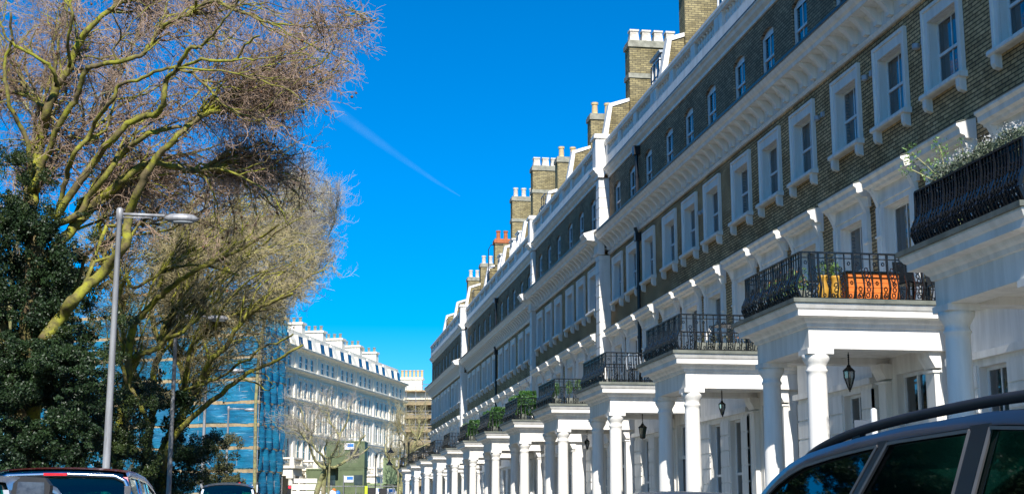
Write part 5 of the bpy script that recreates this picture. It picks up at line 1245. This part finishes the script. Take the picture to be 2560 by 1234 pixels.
def make_car(name, label, cat, loc, rz, Lc, Wc, roof, belt, hood, paint, pillars, glassmat=None, thick_roof=0.07, tumble=0.22, crown=0.06, rails=None, extra_trim=None, wheelR=0.34, screens=True, grp=None):
    """local y runs from the tail (0) to the nose (Lc); roof: table of (y, z of the roof edge) over the cabin;
    hood: lower body top table; pillars: list of ((y_bottom, y_top), width) between side windows"""
    glassmat = glassmat or TINT
    r = thing(name, label, cat, loc, rz, grp); hw = Wc/2
    zb = belt
    def sx(z): return hw - max(0, z-zb)*tumble - max(0, 0.75-z)*0.08
    ya, yb = roof[0][0], roof[-1][0]
    # lower body
    st = [i/24*Lc for i in range(25)]; mb = MB(); vs = []; ring = 12
    for y in st:
        e = min(y, Lc-y); tp = 1-0.12*max(0, 1-e/0.5)**2; zt = interp(hood, y); wv = hw*tp
        secs = [(-wv*0.92, 0.25), (-wv, 0.45), (-wv*1.0, zt-0.14), (-wv*0.985, zt-0.03), (-wv*0.90, zt), (0, zt+0.03), (wv*0.90, zt), (wv*0.985, zt-0.03), (wv, zt-0.14), (wv, 0.45), (wv*0.92, 0.25), (0, 0.22)]
        vs += [(x, y, z) for x, z in secs]
    fs = [(k*ring+i, k*ring+(i+1) % ring, (k+1)*ring+(i+1) % ring, (k+1)*ring+i) for k in range(24) for i in range(ring)]
    fs += [tuple(range(ring))[::-1], tuple(range(24*ring, 25*ring))]
    mb.add(vs, fs); mb.build('body', paint, r, smooth=True)
    # roof shell
    N = 28; M = 10; vs = []; mb = MB()
    for k in range(N+1):
        y = ya+(yb-ya)*k/N; zr = interp(roof, y); x1 = sx(zr)
        vs.append((-sx(zr-thick_roof)-0.004, y, zr-thick_roof))
        for i in range(M+1):
            u = -1+2*i/M; vs.append((x1*u, y, zr+crown*(1-abs(u)**2.6)))
        vs.append((sx(zr-thick_roof)+0.004, y, zr-thick_roof))
    Q = M+3
    fs = [(k*Q+i, k*Q+i+1, (k+1)*Q+i+1, (k+1)*Q+i) for k in range(N) for i in range(Q-1)]
    mb.add(vs, fs)
    ins = [(x*0.96, y, z-0.025) for x, y, z in vs]; mb.add(ins, [f[::-1] for f in fs])
    mb.build('roof', paint, r, smooth=True)
    # headlining
    # sides
    tl = [(p[0], p[1]) for p in pillars]
    for sg in (-1, 1):
        for ((y0, y1), wd) in tl:
            P = MB()
            z1 = interp(roof, y1)-thick_roof+0.01
            def q(y, z, o): return (sg*(sx(z)+o), y, z)
            for o1, o2 in ((0.006, -0.05),):
                n = 1; 
                for k in range(n):
                    t0, t1 = k/n, (k+1)/n; za = zb+(z1-zb)*t0-0.02; zc_ = zb+(z1-zb)*t1; a0 = y0+(y1-y0)*t0; a1 = y0+(y1-y0)*t1
                    vs = [q(a0-wd/2, za, o1), q(a0+wd/2, za, o1), q(a1+wd/2, zc_, o1), q(a1-wd/2, zc_, o1), q(a0-wd/2, za, o2), q(a0+wd/2, za, o2), q(a1+wd/2, zc_, o2), q(a1-wd/2, zc_, o2)]
                    P.add(vs, [(0, 1, 2, 3), (4, 7, 6, 5), (0, 3, 7, 4), (1, 5, 6, 2)])
            P.build('pillar', paint, r)
        for ((a0, a1), wa), ((b0, b1), wb) in zip(tl[:-1], tl[1:]):
            n = 8; low = []; up = []
            for k in range(n+1):
                t_ = k/n; yl = a0+wa/2+(b0-wb/2-a0-wa/2)*t_; yu = a1+wa/2+(b1-wb/2-a1-wa/2)*t_; zu = interp(roof, yu)-thick_roof
                low.append((yl, zb-0.01)); up.append((yu, zu))
            gl = MB(); vs = []
            for (yl, zl), (yu, zu) in zip(low, up):
                vs += [(sg*(sx(zl)-0.012), yl, zl), (sg*(sx(zu)-0.012), yu, zu)]
            gl.add(vs, [(2*k, 2*k+2, 2*k+3, 2*k+1) for k in range(n)])
            wo = gl.build('side_window', glassmat, r)
            tr = MB()
            pts = [low[0]]+up+[low[-1]]
            for (p0, p1) in zip(pts[:-1], pts[1:]):
                tr.bar((sg*(sx(p0[1])+0.006), p0[0], p0[1]-0.012), (sg*(sx(p1[1])+0.006), p1[0], p1[1]-0.012), 0.016, 0.016)
            tr.build('window_trim', extra_trim or RUBBER, wo)
    # end screens
    for yt, yl, nm in ((ya, tl[0][0][0], 'rear_window'), (yb, tl[-1][0][0], 'windscreen')):
        zt = interp(roof, yt)-0.01; g_ = MB(); vs = []
        for i in range(9): u = -1+2*i/8; vs += [(u*(sx(zb)-0.03), yl, zb), (u*(sx(zt)-0.03), yt, zt+crown*(1-abs(u)**2.6)-0.01)]
        g_.add(vs, [(2*i, 2*i+2, 2*i+3, 2*i+1) for i in range(8)]); g_.build(nm, glassmat, r)
    # seats
    for yy in (Lc*0.42, Lc*0.62):
        for xx in (-0.38, 0.38):
            s = MB(); s.extr_x([(yy, 0.5), (yy-0.12, 1.15), (yy-0.02, 1.17), (yy+0.12, 0.6), (yy+0.5, 0.55), (yy+0.5, 0.42), (yy, 0.4)], xx-0.24, xx+0.24); s.box(xx-0.13, xx+0.13, yy-0.13, yy-0.04, 1.2, 1.38); s.build('seat', SEATM, r)
    wheel_set(r, [(-hw+0.12, 0.85, wheelR), (hw-0.12, 0.85, wheelR), (-hw+0.12, Lc-0.9, wheelR), (hw-0.12, Lc-0.9, wheelR)], wheelR)
    if rails:
        for sg in (-1, 1):
            rm = MB(); pts = [(sg*(sx(z-0.1)-0.10), y, z) for y, z in rails]
            sp = spline(pts, 4); rm.tube([tuple(p) for p in sp], [0.028]*len(sp), 8)
            ra = rm.build('roof_rail', RUBBER, r, smooth=True)
            for y in rails_feet:
                z = interp(roof, y); zt = interp(rails, y); f_ = MB(); f_.extr_x([(y-0.10, z+0.0), (y-0.04, zt), (y+0.05, zt), (y+0.03, z+0.0)], sg*(sx(z)-0.10)-0.018, sg*(sx(z)-0.10)+0.018); f_.build('rail_foot', RUBBER, ra)
    return r
# near SUV on the right: its tail is the far end, nose towards the camera -> rotate 180
# world Y of tail = 9.15; local y = 9.15 - Y
rails_feet = [1.55, 3.75]
suvroof = [(0.10, 1.35), (0.25, 1.45), (0.45, 1.545), (0.70, 1.62), (0.97, 1.67), (1.43, 1.708), (1.75, 1.727), (2.3, 1.752), (3.3, 1.765), (3.9, 1.725), (4.3, 1.63)]
make_car('parked_suv', 'dark blue estate style car with black roof rails parked nearest on the right', 'car', (3.97, 9.25, 0), pi, 4.9, 1.92, suvroof, 1.12, [(0, 0.95), (0.3, 1.12), (1.2, 1.13), (4.2, 1.10), (4.5, 0.98), (4.9, 0.72)] if False else [(0, 0.95), (0.25, 1.10), (3.9, 1.12), (4.2, 1.05), (4.9, 0.75)], CP_BLUE,
  [((-0.05, 0.30), 0.05), ((1.50, 2.12), 0.13), ((3.02, 3.20), 0.20), ((4.55, 4.15), 0.08)], thick_roof=0.062, tumble=0.20, crown=0.04,
  rails=[(0.68, 1.60), (0.85, 1.67), (1.1, 1.725), (1.5, 1.772), (2.1, 1.805), (2.8, 1.822), (3.4, 1.825), (3.72, 1.80), (3.9, 1.73)], extra_trim=TRIMG, wheelR=0.36)
make_car('parked_car', 'dark car roof just showing beyond the near parked car', 'car', (5.0-0.0, 15.9, 0), 0, 4.4, 1.75, [(0.9, 1.42), (1.4, 1.535), (2.2, 1.56), (2.9, 1.50), (3.2, 1.40)], 0.98, [(0, 0.8), (0.3, 0.96), (3.3, 0.98), (4.4, 0.7)], CP_GREY, [((0.5, 0.95), 0.06), ((1.9, 1.95), 0.08), ((3.7, 3.1), 0.07)])
rails_feet = []
make_car('red_suv', 'dark red car with chrome edged tailgate and red brake light strip', 'car', (-2.62, 17.0, 0), 0, 4.5, 1.84, [(0.10, 1.80), (0.5, 1.835), (1.4, 1.83), (2.4, 1.80), (3.1, 1.70), (3.3, 1.62)], 1.13, [(0, 1.0), (0.1, 1.13), (3.2, 1.13), (3.6, 1.05), (4.5, 0.85)], CP_RED, [((-0.02, 0.14), 0.12), ((1.3, 1.35), 0.10), ((2.3, 2.3), 0.08), ((3.9, 3.2), 0.08)], extra_trim=CHROME, tumble=0.30, crown=0.035, wheelR=0.37)
rs = [o for o in bpy.data.objects if o.name.startswith('red_suv')][0]
tg = MB(); tg.tube([(-0.86, 0.0, 1.30), (-0.80, 0.03, 1.55), (-0.72, 0.05, 1.70), (-0.60, 0.06, 1.755), (0, 0.05, 1.775), (0.60, 0.06, 1.755), (0.72, 0.05, 1.70), (0.80, 0.03, 1.55), (0.86, 0.0, 1.30)], 0.03, 8); tg.build('tailgate_trim', CHROME, rs, smooth=True)
MB().box(-0.19, 0.07, -0.005, 0.04, 1.755, 1.785).build('brake_light', REDLITE, rs)
MB().box(0.73, 0.80, -0.05, 0.06, 1.32, 1.64).build('tail_lamp', TRIMG, rs)
make_car('grey_van', 'rounded grey blue roof of a van seen from behind near the third street lamp', 'van', (-1.78, 42.0, 0), 0, 4.6, 1.80, [(0.15, 2.10), (0.4, 2.17), (2.0, 2.20), (3.0, 2.1), (3.3, 2.0)], 1.25, [(0, 1.1), (0.1, 1.25), (3.3, 1.25), (4.6, 0.9)], CP_GREY, [((0.0, 0.2), 0.14), ((1.7, 1.7), 0.2), ((3.9, 3.2), 0.08)], tumble=0.22, crown=0.09)
make_car('silver_estate_car', 'silver car with an arching roof rail in front of the red car at lower left', 'car', (-2.74, 10.6, 0), 0, 4.3, 1.72, [(0.25, 1.54), (0.6, 1.585), (1.5, 1.60), (2.6, 1.55), (2.9, 1.45)], 1.02, [(0, 0.9), (0.1, 1.02), (3.0, 1.02), (4.3, 0.75)], CP_SILV, [((0.0, 0.3), 0.10), ((1.3, 1.3), 0.09), ((3.5, 2.8), 0.08)], tumble=0.34, crown=0.03)
wc = make_car('white_car', 'white car with a dark wing mirror at the bottom left corner', 'car', (-2.34, 4.6, 0), 0, 4.2, 1.78, [(0.4, 1.46), (0.9, 1.50), (2.0, 1.51), (3.0, 1.49), (3.15, 1.42)], 1.0, [(0, 0.9), (0.1, 1.0), (3.2, 1.0), (4.2, 0.75)], CP_WHITE, [((0.1, 0.45), 0.10), ((1.8, 1.8), 0.09), ((3.6, 3.0), 0.08)], tumble=0.20, crown=0.03)
for sg in (1,):
    m_ = MB(); x0 = 0.88; y0 = 3.25
    m_.extr_y([(x0, 1.36), (x0+0.01, 1.47), (x0+0.05, 1.505), (x0+0.17, 1.50), (x0+0.20, 1.46), (x0+0.195, 1.36)], y0, y0+0.10); m_.bar((x0, y0+0.05, 1.38), (0.86, y0+0.08, 1.30), 0.05)
    mo = m_.build('wing_mirror', RUBBER, wc); MB().quad((x0+0.025, y0-0.004, 1.375), (x0+0.175, y0-0.004, 1.375), (x0+0.17, y0-0.004, 1.475), (x0+0.035, y0-0.004, 1.478)).build('mirror_glass', MIRG, mo)

# ------------------------------------------------------------------ contrail high in the sky
m, t, p = nodes_of('vapour'); o_ = [n for n in t.nodes if n.type == 'OUTPUT_MATERIAL'][0]
p.inputs['Base Color'].default_value = (0.9, 0.95, 1, 1); p.inputs['Roughness'].default_value = 1
lw = t.nodes.new('ShaderNodeLayerWeight'); lw.inputs['Blend'].default_value = 0.5
iv = t.nodes.new('ShaderNodeMath'); iv.operation = 'SUBTRACT'; iv.inputs[0].default_value = 1.0; t.links.new(lw.outputs['Facing'], iv.inputs[1])
pw = t.nodes.new('ShaderNodeMath'); pw.operation = 'POWER'; pw.inputs[1].default_value = 2.2; t.links.new(iv.outputs[0], pw.inputs[0])
nn = noise(t, objcoord(t), 0.004, 5, 0.7)
mu = t.nodes.new('ShaderNodeMath'); mu.operation = 'MULTIPLY'; t.links.new(pw.outputs[0], mu.inputs[0])
mr = t.nodes.new('ShaderNodeMapRange'); mr.inputs[1].default_value = 0.3; mr.inputs[2].default_value = 0.75; mr.inputs[3].default_value = 0.003; mr.inputs[4].default_value = 0.02; t.links.new(nn, mr.inputs[0]); t.links.new(mr.outputs[0], mu.inputs[1])
tr = t.nodes.new('ShaderNodeBsdfTransparent'); ms = t.nodes.new('ShaderNodeMixShader'); t.links.new(mu.outputs[0], ms.inputs[0]); t.links.new(tr.outputs[0], ms.inputs[1]); t.links.new(p.outputs[0], ms.inputs[2]); t.links.new(ms.outputs[0], o_.inputs[0])
mb = MB(); mb.tube([tuple(at(x, y, 9000)) for x, y in [(770, 222), (810, 250), (860, 292), (920, 335), (980, 378), (1040, 420), (1100, 460), (1150, 490)]], [10, 36, 44, 38, 30, 22, 14, 4], 24, caps=False)
tag(mb.build('contrail', m, smooth=True), 'faint white vapour trail slanting down across the blue sky', 'cloud', kind='stuff')
